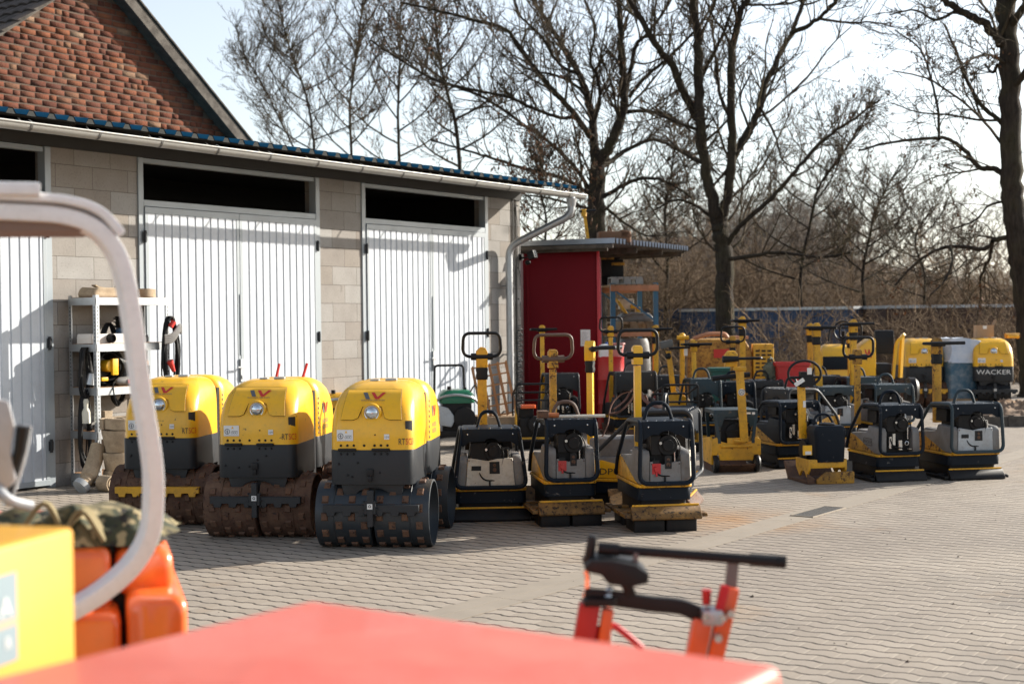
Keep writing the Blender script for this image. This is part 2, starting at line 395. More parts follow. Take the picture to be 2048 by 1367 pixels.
# ================================================================== garage with white doors
def brick_mat(name, bw, bh, mortar, cols, mcol, off=.5, var=.5, bmp=.5, spots=0, cutax='xz', wob=0):
    m, nt, p = mat(name); tc = nd(nt, 'TexCoord'); sp = nd(nt, 'SeparateXYZ'); nt.links.new(tc.outputs['Object'], sp.inputs[0])
    cb = nd(nt, 'CombineXYZ'); x = sp.outputs[0]; z = sp.outputs[2]
    if cutax == 'xyz': x = math_(nt, 'ADD', sp.outputs[0], sp.outputs[1])
    if wob:
        x = math_(nt, 'MULTIPLY_ADD', math_(nt, 'SUBTRACT', noise(nt, tc.outputs['Object'], 9, 3), .5), wob, x)
        z = math_(nt, 'MULTIPLY_ADD', math_(nt, 'SUBTRACT', noise(nt, tc.outputs['Object'], 5, 3), .5), wob, z)
    nt.links.new(x, cb.inputs[0]); nt.links.new(z, cb.inputs[1]); v = cb.outputs[0]
    b = nd(nt, 'TexBrick'); b.offset = off; b.inputs['Scale'].default_value = 1; b.inputs['Mortar Size'].default_value = mortar
    b.inputs['Mortar Smooth'].default_value = .25; b.inputs['Brick Width'].default_value = bw; b.inputs['Row Height'].default_value = bh
    b.inputs['Color1'].default_value = (0,0,0,1); b.inputs['Color2'].default_value = (1,1,1,1); b.inputs['Mortar'].default_value = (.5,.5,.5,1)
    nt.links.new(v, b.inputs['Vector'])
    c = ramp(nt, b.outputs['Color'], [(i/(len(cols)-1), q) for i, q in enumerate(cols)])
    ov = tc.outputs['Object']; n1 = noise(nt, ov, 3, 5, .6); n2 = noise(nt, ov, 45, 5, .75)
    c = mix(nt, math_(nt, 'MULTIPLY', ramp(nt, n1, [(.4,0),(.7,1)]), var), c, tuple(q*.5 for q in cols[0]))
    if spots:
        c = mix(nt, math_(nt, 'MULTIPLY', ramp(nt, n2, [(.3,1),(.45,0)]), spots), c, tuple(q*.3 for q in cols[0]))
        c = mix(nt, math_(nt, 'MULTIPLY', ramp(nt, n2, [(.58,0),(.7,1)]), spots*.6), c, tuple(min(1,q*1.5) for q in cols[-1]))
    c = mix(nt, b.outputs['Fac'], c, mcol); nt.links.new(c, p.inputs['Base Color']); p.inputs['Roughness'].default_value = .9
    p.inputs['Specular IOR Level'].default_value = .2
    h = math_(nt, 'SUBTRACT', math_(nt, 'MULTIPLY', n2, .35), b.outputs['Fac'])
    nt.links.new(bump(nt, h, bmp, .02), p.inputs['Normal']); return m
BLOCK = brick_mat('pumice_block_wall', .5, .249, .0032, [(.265,.235,.205),(.29,.268,.245),(.335,.325,.31),(.26,.232,.207)], (.12,.105,.09), bmp=.6, spots=.55, cutax='xyz', var=.25)
DOORW = paint('white_door_sheet', (.47,.505,.55), .48, dirt=(.40,.43,.47), amt=.5, scale=1.2, bmp=0)
FRAME = paint('grey_door_frame', (.29,.33,.36), .4, dirt=(.3,.31,.31), amt=.4, scale=4, bmp=.02)
SOFF = plain('dark_soffit_board', (.028,.027,.026), .8, var=.25, scale=3)
DARKIN = plain('dark_interior', (.02,.02,.02), .9, var=.3)  # near-black colour stands for the shade inside openings
UNDER = plain('shaded_sheet_underside', (.04,.039,.036), .8, var=.25, spec=.1)  # grey underside darkened in its colour for the shade under the eaves
BLUER = paint('blue_roof_sheet', (.013,.115,.20), .75, spec=.12, dirt=(.03,.09,.13), amt=.5, scale=3, bmp=.02)
GREYR = plain('grey_sheet_underside', (.10,.098,.092), .6, var=.2, scale=4)

gar = thing('garage_building', 'long block-built garage with white ribbed double doors, blue sheet roof and zinc gutter', 'garage', W0, TH)
S0, S1, S2, S3, S4, S5 = -.571, .637, 3.742, 4.608, 7.651, 8.58
WT = 3.66; SL = -7.0
mb = MB()
for a_, b_ in ((S0,S1),(S2,S3),(S4,S5),(SL,-4.2)): mb.box(a_, b_, 0, .24, 0, WT)
mb.box(S5-.24, S5, .24, 2.5, 0, WT+.12); mb.box(SL, S5-.24, 2.35, 2.5, 0, WT+.45)
mb.build('wall', BLOCK, gar)
mb = MB()                                            # reinforcing pockets in the corner blocks
for i in range(7):
    z = .36 + i*.498
    mb = MB(); mb.box(S5-.10, S5-.055, -.004, .02, z+.215, z+.235); mb.box(S5-.028, S5-.020, -.004, .02, z-.06, z+.18); mb.box(S5-.17, S5-.165, -.004, .02, z-.06, z+.19)
    mb.build('block_slot', DARKIN, gar, smooth=0)
mb = MB(); cs_, cz_ = wl(683, 577); put_text(mb, '2', (cs_, -.003, cz_), (1,0,0), (0,0,1), .09, 0); mb.build('chalk_mark', plain('grey_chalk', (.24,.215,.19), .9), gar, smooth=0)
mb = MB(); mb.box(SL, S5, -.03, .24, WT, WT+.22); mb.build('wall_plate', SOFF, gar)

def door(a_, b_, split):
    """frame posts, lintel, two ribbed leaves"""
    mb = MB()
    mb.box(a_, a_+.08, -.02, .10, 0, WT-.002); mb.box(b_-.08, b_, -.02, .10, 0, WT-.002)
    mb.box(a_+.08, b_-.08, -.018, .08, 3.10, 3.175); mb.box(a_+.08, b_-.08, .0, .08, WT-.06, WT-.003)
    mb.build('door_frame', FRAME, gar, bevel=.004, seg=1)
    for (x0, x1, hs) in ((a_+.083, split-.002, -1), (split+.002, b_-.083, 1)):
        mb = MB(); ft = .05
        mb.box(x0, x1, -.035, .0, 3.02, 3.095); mb.box(x0, x1, -.035, 0, .03, .09)
        mb.box(x0, x0+ft, -.035, 0, .09, 3.02); mb.box(x1-ft, x1, -.035, 0, .09, 3.02)
        lf = mb.build('door_leaf', FRAME, gar, bevel=.003, seg=1)
        pit = .124; prof = []; x = x0+ft
        while x < x1-ft:
            for dx, dy in ((0,-.030),(.090,-.030),(.100,-.020),(.114,-.020)):
                if x+dx < x1-ft: prof.append((x+dx, dy))
            x += pit
        prof.append((x1-ft, prof[-1][1])); poly = prof + [(p_[0], p_[1]+.002) for p_ in reversed(prof)]
        n = len(prof); vs = [(x_, y_, z_) for z_ in (.088, 3.022) for x_, y_ in poly]; nn = len(poly)
        mb = MB(); mb.add(vs, [(k, k+1, nn+k+1, nn+k) for k in range(n-1)])
        mb.build('door_panel', DOORW, lf, smooth=20)
        for z in (.45, 1.55, 2.75):
            mb = MB(); xh = x0-.012 if hs < 0 else x1+.012
            mb.cyl((xh, -.045, z-.07), (xh, -.045, z+.07), .017, n=10); mb.box(xh-.03, xh+.03, -.044, -.036, z-.05, z+.05)
            mb.build('hinge', DGREY, lf)
    mb = MB(); mb.box(split-.03, split+.02, -.055, -.036, 1.02, 1.30); mb.cyl((split-.005,-.055,1.2),(split-.005,-.10,1.2), .010, n=8); mb.beam((split-.005,-.095,1.2),(split-.12,-.095,1.2), .018,.02)
    mb.box(split-.02, split+.012, -.066, -.055, 1.055, 1.1)
    mb.build('door_handle', GALV, gar, bevel=.002, seg=1)
    mb = MB(); mb.box(split-.012, split+.012, -.047, -.036, 1.35, 2.1); mb.build('astragal', FRAME, gar)
door(S1, S2, wl(477, 600)[0]); door(S3, S4, wl(862, 600)[0]); door(-4.2, S0, -2.4)
mb = MB(); mb.box(SL, S5-.25, 2.2, 2.34, .02, WT+.3); mb.box(SL, S5-.25, .25, 2.2, .012, .02); mb.box(S5-.30, S5-.245, .25, 2.2, .02, WT+.1); mb.box(SL, S5-.25, .245, 2.2, WT+.06, WT+.08); mb.build('interior', DARKIN, gar)  # near-black lining paints in the unlit inside seen above the doors

# roof sheet with trapezoidal ribs
sl = math.tan(R(8.2)); EY, BY, EZ = -.97, 2.6, 3.80
prof = []; x = SL
while x < S5+.05:
    for dx, dz in ((0,0),(.125,0),(.155,.052),(.21,.052),(.24,0)): prof.append((x+dx, dz))
    x += .24
mb = MB(); n = len(prof)
for off_, m_ in ((0, 0), (-.004, 1)):
    vs = [(x_, EY, EZ+dz+off_) for x_, dz in prof] + [(x_, BY, EZ+(BY-EY)*sl+dz+off_) for x_, dz in prof]
    mb.add(vs, [(k, k+1, n+k+1, n+k) for k in range(n-1)], m_)
x = SL                                               # foam closing the rib ends
while x < S5:
    mb.add([(x+.127,EY+.004,EZ-.006),(x+.238,EY+.004,EZ-.006),(x+.208,EY+.004,EZ+.044),(x+.157,EY+.004,EZ+.044)], [(0,1,2,3)], 2); x += .24
xe = prof[-1][0]; mb.box(xe-.02, xe+.012, EY, EY+.02, EZ-.05, EZ+.01, 1)
mb.build('roof', [BLUER, UNDER, plain('foam_closure', (.05,.052,.05), .9, spec=.1)], gar, smooth=20)
for i in range(int((S5-SL)/1.0)+1):
    mb = MB(); mb.beam((SL+.3+i*1.0, -.55, EZ+.42*sl-.03), (SL+.3+i*1.0, 2.2, EZ+3.17*sl-.03), .06, .05); mb.build('rafter', SOFF, gar)
# gutter
GY, GH, GR = -1.045, 3.70, .072; GE = wl(1166, 390, 1.045)[0]
prof = [(GY + GR*math.cos(R(t)), GH + GR*math.sin(R(t))) for t in range(180, 361, 15)]
mb = MB()
for off_ in (0, .003):
    ring = [(GY+(y-GY)*(1-off_/GR), GH+(z-GH)*(1-off_/GR)) for y, z in prof]
    mb.add([(SL, y, z) for y, z in ring] + [(GE, y, z) for y, z in ring], [(k, k+1, len(ring)+k+1, len(ring)+k) for k in range(len(ring)-1)])
mb.cyl((SL, GY-GR-.003, GH), (GE, GY-GR-.003, GH), .011, n=8)
mb.add([(GE, y, z) for y, z in prof], [tuple(range(len(prof)))])
mb.build('gutter', ZINC, gar)
br = None
x = wl(55, 245, 1.045)[0]; x0_ = x
while x < GE:
    if br is None:
        mb = MB(); mb.tube([(0, GY+(GR+.003)*math.cos(R(t)), GH+(GR+.003)*math.sin(R(t))) for t in range(178, 362, 14)], .004, 4, rect=(.012,.002))
        mb.beam((0, GY-GR, GH+.012), (0, GY-GR+.05, GH+.035), .022, .004); mb.beam((0, GY+GR, GH), (0, -.90, GH+.075), .022, .005)
        br = mb.build('gutter_bracket', GREYR, gar); br.location.x = x
    else:
        c = br.copy(); COL.objects.link(c); c.parent = gar; c.location.x = x
    x += .83
st_ = wl(1143, 410, 1.045)[0]
mb = MB()
path = rpath([(st_, GY, GH-.05), (st_, GY, GH-.33), (wl(1018,500,.13)[0], -.13, 2.90), (wl(1018,500,.13)[0], -.13, 0.02)], .17, 7)
mb.tube(path, .058, 14); sd = wl(1018,500,.13)[0]
for z in (2.28, 1.2, .3): mb.cyl((sd,-.13,z-.02),(sd,-.13,z+.02), .063, n=14); mb.box(sd-.01, sd+.01, -.08, -.001, z-.012, z+.012)
mb.cyl((st_, GY, GH-.075), (st_, GY, GH-.2), .085, .062, n=14)
mb.build('downpipe', GALV, gar)
mb = MB()
for px_ in (1024.5, 1031): s_ = wl(px_, 500)[0]; mb.cyl((s_, -.016, .5), (s_, -.016, WT), .012, n=8)
s_ = wl(1034, 500)[0]; mb.tube(spline([(s_-.03,-.012,WT-.1),(s_+.01,-.012,3.2),(s_,-.012,3.0),(s_+.02,-.012,2.6),(s_+.05,-.03,2.45)]), .005, 5)
mb.build('cable_conduit', GREYR, gar)

fs, fz = wl(1040, 513)
fl = thing('flood_light', 'small black flood light fixed to the corner of the block wall', 'flood light', wp(fs, .0, fz), TH)
mb = MB(); mb.box(-.03,.03,-.05,-.001,-.06,.04); mb.tube([(0,-.05,-.02),(0,-.12,-.02),(.03,-.16,.0)], .014, 6); mb.build('bracket', BLACK, fl)
mb = MB(); mb.obox((.05,-.2,.02), Vector((.075,.02,0)), Vector((-.02,.05,-.02)), Vector((0,.02,.06))); h_ = mb.build('housing', BLACK, fl, bevel=.01)
mb = MB(); mb.obox((.07,-.252,.04), Vector((.06,.016,0)), Vector((-.001,.003,-.001)), Vector((0,.016,.045))); mb.build('lens', GLASS, h_)
mb = MB(); mb.ball((-.0,-.15,-.1), (.035,.05,.04)); mb.build('sensor', BLACK, fl)

hs, hz = wl(1030, 650)
mb = MB(); pts = []
for i in range(19*12): t = i/12; pts.append((.045*math.cos(2*PI*t), -.05+.045*math.sin(2*PI*t), -t*.083))
mb.tube(pts, .007, 5); ho = tag(mb.build('coiled_hose', TEAL), 'thin green spiral air hose hanging down the block wall beside the downpipe', 'hose')
ho.location = wp(hs+.02, .02, hz); ho.rotation_euler = (0,0,TH)

# ================================================================== brick barn behind
BR = brick_mat('old_red_brick', .235, .0815, .011, [(.13,.045,.030),(.22,.070,.042),(.26,.085,.050),(.18,.062,.042),(.29,.105,.055),(.22,.075,.045),(.31,.21,.145)], (.10,.065,.05), var=.5, bmp=1.0, spots=.45, wob=.028)  # mortar tone darkened for the shadow in its recessed joints
def brickwork_mat():
    m, nt, p = mat('old_red_brick'); at = nd(nt, 'Attribute', attribute_name='tone'); tc = nd(nt, 'TexCoord'); v = tc.outputs['Object']
    c = ramp(nt, at.outputs['Fac'], [(0,(.085,.030,.020)),(.2,(.135,.044,.025)),(.4,(.155,.052,.028)),(.55,(.115,.040,.025)),(.7,(.185,.066,.031)),(.9,(.145,.051,.030)),(.97,(.20,.105,.06)),(1,(.24,.17,.115))])
    n1 = noise(nt, v, 22, 6, .7); n2 = noise(nt, v, 1.1, 5, .6)
    c = mix(nt, math_(nt, 'MULTIPLY', ramp(nt, n1, [(.45,0),(.75,1)]), .6), c, (.10,.05,.038)); c = mix(nt, math_(nt, 'MULTIPLY', ramp(nt, n2, [(.5,0),(.7,1)]), .5), c, (.085,.05,.04))
    nt.links.new(c, p.inputs['Base Color']); p.inputs['Roughness'].default_value = .92; p.inputs['Specular IOR Level'].default_value = .15
    nt.links.new(bump(nt, n1, .8, .012), p.inputs['Normal']); return m
BR = brickwork_mat(); MORT = plain('sandy_mortar', (.105,.07,.05), .95, var=.4, scale=20, bmp=.6)
OLDW = paint('old_grey_timber', (.10,.085,.07), .85, dirt=(.035,.03,.027), amt=.8, scale=7, bmp=.4)
TILE = paint('old_roof_tiles', (.06,.045,.038), .8, dirt=(.03,.028,.026), amt=.8, scale=5, bmp=.3)
BD = -2.75
r1 = wl(455, 280, BD); r2 = wl(226, 0, BD); l1 = wl(0, 68, BD); l2 = wl(104, 0, BD)
def isect(p, q, r_, s_):
    d1 = (q[0]-p[0], q[1]-p[1]); d2 = (s_[0]-r_[0], s_[1]-r_[1]); den = d1[0]*d2[1]-d1[1]*d2[0]
    t = ((r_[0]-p[0])*d2[1]-(r_[1]-p[1])*d2[0])/den; return (p[0]+d1[0]*t, p[1]+d1[1]*t)
ap = isect(r1, r2, l1, l2)
def at_h(p, q, h): t = (h-p[1])/(q[1]-p[1]); return (p[0]+(q[0]-p[0])*t, h)
rb = at_h(r1, r2, 3.6); lb = at_h(l1, l2, 3.0)
barn = thing('brick_barn', 'old red brick gable with weathered timber verge rising behind the blue garage roof', 'barn', wp(0, BD, 0), TH)
mb = MB(); mb.prism([(lb[0],0),(rb[0],0),(rb[0],rb[1]),ap,(lb[0],lb[1])], 'y', 0, .3); mb.build('wall', MORT, barn, smooth=0)
rb_ = np.random.default_rng(3); V_ = []; Q_ = []; T_ = []; z = 3.3; row = 0
def inside(x, z_):
    if z_ > rb[1] and x > rb[0]+(ap[0]-rb[0])*(z_-rb[1])/(ap[1]-rb[1]): return False
    if z_ > lb[1] and x < lb[0]+(ap[0]-lb[0])*(z_-lb[1])/(ap[1]-lb[1]): return False
    return lb[0] < x < rb[0]
while z < ap[1]:
    x = lb[0] - .2 - rb_.uniform(0,.24)
    while x < rb[0]:
        wd = .115 if rb_.random() < .22 else rb_.uniform(.222,.25); hh = .0665+rb_.uniform(-.004,.003)
        if inside(x+wd/2, z+hh/2):
            pr = -.007-rb_.gamma(2., .0022); tl_ = rb_.normal(0,.0014,4); zz = z+rb_.normal(0,.003)
            o_ = len(V_); a_, b_ = x+.006, x+wd-.006; e_ = .006
            V_ += [(a_,.002,zz),(b_,.002,zz+tl_[0]*.5),(b_,.002,zz+hh),(a_,.002,zz+hh+tl_[1]*.5),(a_+e_,pr+tl_[0],zz+e_),(b_-e_,pr+tl_[1],zz+e_+tl_[0]*.5),(b_-e_,pr+tl_[2],zz+hh-e_),(a_+e_,pr+tl_[3],zz+hh-e_+tl_[1]*.5)]
            Q_ += [(o_+4,o_+5,o_+6,o_+7),(o_,o_+1,o_+5,o_+4),(o_+1,o_+2,o_+6,o_+5),(o_+2,o_+3,o_+7,o_+6),(o_+3,o_,o_+4,o_+7)]
            T_ += [rb_.random()]*5
        x += wd
    z += .0815; row += 1
wb = npmesh('brickwork', V_, Q_, BR, barn, smooth=False)
at_ = wb.data.attributes.new('tone', 'FLOAT', 'FACE'); at_.data.foreach_set('value', np.array(T_, np.float32))
def slope_slab(p, q, over, th, name, m, y0, y1, lift):
    d = Vector((q[0]-p[0], q[1]-p[1])); d.normalize(); nrm = Vector((-d.y, d.x)); nrm = nrm if nrm.y > 0 else -nrm
    p_ = Vector(p) - d*over + nrm*lift; q_ = Vector(q) + nrm*lift
    mb = MB(); mb.prism([tuple(p_), tuple(q_), tuple(q_+nrm*th), tuple(p_+nrm*th)], 'y', y0, y1)
    return mb.build(name, m, barn, bevel=.006, seg=1)
slope_slab(rb, ap, .5, .05, 'rafter', OLDW, -.20, 4, .002); slope_slab(rb, ap, .5, .17, 'verge_board', OLDW, -.235, -.201, -.03)
slope_slab(rb, ap, .5, .03, 'verge_capping', OLDW, -.26, -.10, .15)
slope_slab(lb, ap, .5, .06, 'roof_boarding', OLDW, -.12, 4, .002)
dl_ = Vector((ap[0]-lb[0], ap[1]-lb[1])); LL = dl_.length; dl_.normalize(); nl = Vector((-dl_.y, dl_.x))
mb = MB(); nt_ = int(LL/.30)+3
for i in range(nt_):
    b0 = Vector(lb) + dl_*(i*.30-.5) + nl*.066; b1 = b0 + dl_*.36
    for j in range(22):
        y0 = -.30 + j*.21
        pr = []
        for k in range(7): pr.append((y0+.215*k/6, .03*math.sin(PI*k/6)))
        vs = [(b0.x+nl.x*(h+.035), y, b0.y+nl.y*(h+.035)) for y, h in pr] + [(b1.x+nl.x*h, y, b1.y+nl.y*h) for y, h in pr] \
           + [(b0.x+nl.x*(h+.015), y, b0.y+nl.y*(h+.015)) for y, h in pr]
        mb.add(vs, [(k, k+1, 8+k, 7+k) for k in range(6)] + [(k, k+1, 15+k, 14+k) for k in range(6)])
mb.build('roof_tile', TILE, barn)
dr_ = Vector((ap[0]-rb[0], ap[1]-rb[1])); LR = dr_.length; dr_.normalize(); nr = Vector((-dr_.y, dr_.x)); nr = nr if nr.y > 0 else -nr
mb = MB(); mb.prism([tuple(Vector(rb)-dr_*.5+nr*.055), tuple(Vector(ap)+nr*.055), tuple(Vector(ap)+nr*.12), tuple(Vector(rb)-dr_*.5+nr*.12)], 'y', -.1, 4)
mb.build('roof', TILE, barn)
# ================================================================== trench rollers
def yf(z):
    pts = [(.76,-.235),(.90,-.232),(1.0,-.215),(1.09,-.17),(1.16,-.11),(1.22,-.03),(1.26,.07),(1.275,.16)]
    for (a_, b_), (c_, d_) in zip(pts, pts[1:]):
        if z <= c_: t = (z-a_)/(c_-a_); return b_+(d_-b_)*max(0,t)
    return pts[-1][1]
def hwz(z):
    pts = [(.76,.326),(.90,.324),(1.0,.316),(1.09,.298),(1.16,.27),(1.22,.228),(1.26,.18),(1.275,.15)]
    for (a_, b_), (c_, d_) in zip(pts, pts[1:]):
        if z <= c_: t = (z-a_)/(c_-a_); return b_+(d_-b_)*max(0,t)
    return pts[-1][1]
def hwb(z):
    pts = [(.76,.326),(1.0,.325),(1.10,.322),(1.16,.315),(1.21,.298),(1.245,.268),(1.265,.232),(1.276,.195)]
    for (a_, b_), (c_, d_) in zip(pts, pts[1:]):
        if z <= c_: t = (z-a_)/(c_-a_); return b_+(d_-b_)*max(0,t)
    return pts[-1][1]
def hood_mesh(y_back, flip=None):
    mb = MB(); rings = []
    for z in (.765,.84,.90,.95,1.0,1.045,1.09,1.125,1.16,1.19,1.22,1.242,1.26,1.27,1.276):
        f, h, hb = yf(z), hwz(z), hwb(z); r = .105; rg = []
        for x, y, z_ in rrect(hb, (y_back-f)/2, r, 8, 0, (f+y_back)/2, z*.988+.0095):
            t = min(1, max(0, (y-f)/.30)); rg.append((x*(h+(hb-h)*t*(2-t))/hb, y, z_))
        rings.append(rg)
    mb.loft(rings)
    if flip: mb.v = [(x, flip - y, z) for x, y, z in mb.v]
    return mb
def drum_mesh(x0, x1, out, mi=0, mp=1, r=.258):
    """hollow padfoot drum from x0 to x1; `out` is the open outer end"""
    mb = MB(); s = 1 if out > 0 else -1; xi, xo = (x0, x1) if s > 0 else (x1, x0)
    mb.lathe([(r*.93,xi),(r,xi+s*.006),(r,xo-s*.002),(r-.004,xo),(r-.016,xo),(r-.018,xo-s*.09),(r-.03,xo-s*.115),(.09,xo-s*.125),(.085,xo-s*.09),(.0001,xo-s*.09)], axis='x', n=48)
    mb.torus(((xo-s*.145),0,0), r+.001, .004, axis='x', n=48, k=4)
    return mb
def pads(mb, xs, r, m, na=12, ph0=0, size=(.024,.028), hh=.013):
    for q, xc in enumerate(xs):
        for k in range(na):
            a_ = 2*PI*(k+.5*(q % 2)+ph0)/na
            rad = Vector((0, math.cos(a_), math.sin(a_))); tg = Vector((0, -math.sin(a_), math.cos(a_))); ex = Vector((1,0,0))
            rings = []
            for rr, f_ in ((r-.004,1.15),(r+hh,.85)):
                c = Vector((xc,0,0)) + rad*rr
                rings.append([c+ex*size[0]*f_+tg*size[1]*f_, c-ex*size[0]*f_+tg*size[1]*f_, c-ex*size[0]*f_-tg*size[1]*f_, c+ex*size[0]*f_-tg*size[1]*f_])
            mb.loft(rings, m)
    return mb
def logo_w(mb, c, right, up, s, ma, mb_):
    """two slanted strokes, grey then a red zigzag"""
    c = Vector(c); r = Vector(right).normalized()*s; u = Vector(up).normalized()*s
    def q(*p): mb.add([c + r*a_ + u*b_ for a_, b_ in p], [tuple(range(len(p)))], m)
    m = ma; q((-.52,.22),(-.32,.22),(-.14,-.22),(-.34,-.22))
    m = mb_; q((-.14,.22),(.02,.22),(.20,-.10),(.10,-.22)); q((.10,-.22),(.26,-.22),(.56,.22),(.40,.22))
    return mb
_rm = {}
def roller(name, label, loc, yaw, drum='rust', scraper=DGREY, group=None, logo=True, rods=False, plate=None, narrow=False, word=None, model=True):
    t = thing(name, label, 'trench roller', loc, yaw, group)
    if 'hood' not in _rm:
        h1 = hood_mesh(.47).build('front_hood', YEL, t, smooth=50)
        h2 = hood_mesh(.45, .985).build('rear_hood', YEL, t, smooth=50)
        _rm['hood'] = (h1.data, h2.data)
    else:
        for nm, d in zip(('front_hood','rear_hood'), _rm['hood']):
            o = bpy.data.objects.new(nm, d); COL.objects.link(o); o.parent = t
    hood = [c for c in t.children if c.name.startswith('front_hood')][0]; rear = [c for c in t.children if c.name.startswith('rear_hood')][0]
    # bonnet flap with a notch for the lamp
    mb = MB(); xs = [-.235,-.2,-.14,-.105,-.075,-.04,0,.04,.075,.105,.14,.2,.235]; zt = [1.205-.004*0]*13
    def zb(x):
        ax = abs(x)
        if ax < .075: return 1.09 + (.075-ax)*.35
        if ax < .11: return 1.09 - (ax-.075)/.035*.095
        return .995
    NZ = 8; f0 = []; 
    for x in xs:
        sc_ = .86 if abs(x) > .21 else 1
        top = 1.215
        f0.append([(x*(1-.12*(j/NZ)), yf(zb(x)+(top-zb(x))*j/NZ)-.013, zb(x)+(top-zb(x))*j/NZ) for j in range(NZ+1)])
    vs = [p_ for c_ in f0 for p_ in c_]; n = NZ+1; k = len(vs); vs += [(p_[0], p_[1]+.02, p_[2]-.002) for p_ in vs]
    fs = []
    for i in range(len(xs)-1):
        for j in range(NZ): fs.append((i*n+j, (i+1)*n+j, (i+1)*n+j+1, i*n+j+1))
    rim = [i*n for i in range(len(xs))] + [(len(xs)-1)*n+j for j in range(1,n)] + [i*n+NZ for i in range(len(xs)-2,-1,-1)] + [j for j in range(NZ-1,0,-1)]
    for a_, b_ in zip(rim, rim[1:]+rim[:1]): fs.append((a_, b_, b_+k, a_+k))
    mb.add(vs, fs); mb.build('bonnet_flap', YEL, hood, smooth=45)
    mb = MB(); mb.tube([Vector(vs[q])+Vector((0,.009,-.001)) for q in rim], .0035, 5, closed=True); mb.build('gap_shade_tube', BLACK, hood)  # black tube draws the shade in the seam round the flap
    mb = MB(); c = Vector((0, yf(1.04)-.012, 1.045)); mb.torus(c, .066, .012, 'y', 24, 6); mb.build('lamp_surround', YEL, hood)
    mb = MB(); mb.lathe([(.0001,-.03),(.027,-.027),(.046,-.014),(.053,.004),(.055,.03)], c, 'y', 24); mb.build('headlight', GLASS, hood)
    mb = MB(); mb.lathe([(.055,-.004),(.059,-.006),(.061,.02)], c, 'y', 24); mb.build('lamp_rim', CHROME, hood)
    # bolts, hinges, decals
    mb = MB()
    for x in (-.235,-.185,-.135,-.055,.025,.075,.125): mb.lathe([(.0001,-.006),(.007,-.005),(.010,0)], (x, -.2375, .80), 'y', 8)
    for x in (-.235,-.185,-.135,.025,.075,.125): mb.lathe([(.0001,-.008),(.006,-.006),(.009,0)], (x, -.24, .735), 'y', 8)
    mb.lathe([(.0001,-.005),(.005,-.004),(.006,0)], (.03,-.237,.88), 'y', 8)
    for k in range(5): mb.lathe([(.0001,-.006),(.006,-.004),(.009,0)], (random.uniform(-.26,.1), -.24, random.uniform(.56,.68)), 'y', 8)
    mb.build('bolt', BLACK, t)
    mb = MB()
    for x in (-.185,.075): mb = MB(); mb.box(x-.07, x+.07, -.262, -.232, .757, .778); mb.build('hood_hinge', BLACK, t, bevel=.006)
    mb = MB(); mb.box(-.265,-.14,-.2385,-.236,.835,.92)
    for k in range(3): mb.box(-.262+k*0, -.262+.118, -.239,-.2386, .838+k*.004, .8385+k*.004, 1)
    mb.torus((-.236,-.2388,.872), .02, .0025, 'y', 16, 4, 1); mb.box(-.239,-.233,-.2392,-.2388,.86,.884,1); mb.beam((-.246,-.239,.872),(-.226,-.239,.872),.002,.004,1); mb.beam((-.236,-.239,.862),(-.228,-.239,.853),.002,.004,1)
    mb.add([(-.203,-.239,.895),(-.183,-.239,.895),(-.193,-.239,.915)], [(0,1,2)], 2)
    for k in range(3): mb.torus((-.196+k*.018,-.239,.862), .008, .0012, 'y', 10, 4, 1)
    mb.box(-.2,-.15,-.239,-.2386,.874,.877,1)
    mb.build('warning_label', [WHITE, INKG, YEL], hood, smooth=0)
    mb = MB(); mb.box(.10,.14,-.2385,-.236,.845,.885, 0); put_text(mb, '109', (.12,-.2389,.862), (1,0,0), (0,0,1), .018, 1); mb.build('number_label', [WHITE, INKG], hood, smooth=0)
    mb = MB(); zc = 1.165; nup = Vector((0, (yf(1.19)-yf(1.14)), .05)).normalized()
    if logo:
        cc = Vector((0, yf(1.165)-.0175, 1.165)); 
        logo_w(mb, cc+nup*.010, (1,0,0), nup, .165, 0, 1)
        put_text(mb, 'WACKER NEUSON', cc-nup*.040, (1,0,0), nup, .016, 0)
    xr = .3285
    if model:
        k0 = len(mb.v); put_text(mb, 'RT', (-.046, 0, .825), (1,0,0), (0,0,1), .05, 2, .62); put_text(mb, 'SC3', (.018, 0, .825), (1,0,0), (0,0,1), .05, 1, .62)
        for i in range(6):
            for j, (z0_, z1_) in enumerate(((.88,.985),)): mb.add([(-.02+i*.01,0,z0_),(-.01+i*.01,0,z0_),(-.01+i*.01,0,z1_),(-.02+i*.01,0,z1_)], [(0,1,2,3)], 2 if i not in (2,) else 2)
        rc = .105; cx_, cy_ = .3255-rc, -.233+rc                      # wrapped round the rounded corner of the hood
        for k in range(k0, len(mb.v)):
            x_, _, z_ = mb.v[k]; an = R(33)+x_/rc; ro_ = rc+(.0045 if z_ < .87 else .003); mb.v[k] = (cx_+ro_*math.sin(an), cy_-ro_*math.cos(an)+(0 if z_ < .87 else .010), z_)
        pass
    if mb.v: mb.build('decal', [INKG, REDM, INK, WHITE], hood, smooth=0)
    mb = MB(); xr = .328
    logo_w(mb, (.3275, .79, 1.0), (0,1,0), (0,0,1), .20, 0, 1)
    put_text(mb, 'WACKER', (xr, .79, .885), (0,1,0), (0,0,1), .036, 0); put_text(mb, 'NEUSON', (xr, .79, .835), (0,1,0), (0,0,1), .036, 0)
    mb.build('decal', [INKG, REDM], rear, smooth=0)
    # seams, filler caps
    mb = MB(); mb.box(-.09,-.02,.2,.26,1.272,1.285); mb.box(.03,.12,.21,.27,1.272,1.29); mb.build('filler_cap', GALV, t, bevel=.005)
    mb = MB()
    for k in range(8): mb.ball((.327,.545,.80+k*.042), (.004,.012,.014), 8, 4)
    mb.build('vent_hole', BLACK, rear)
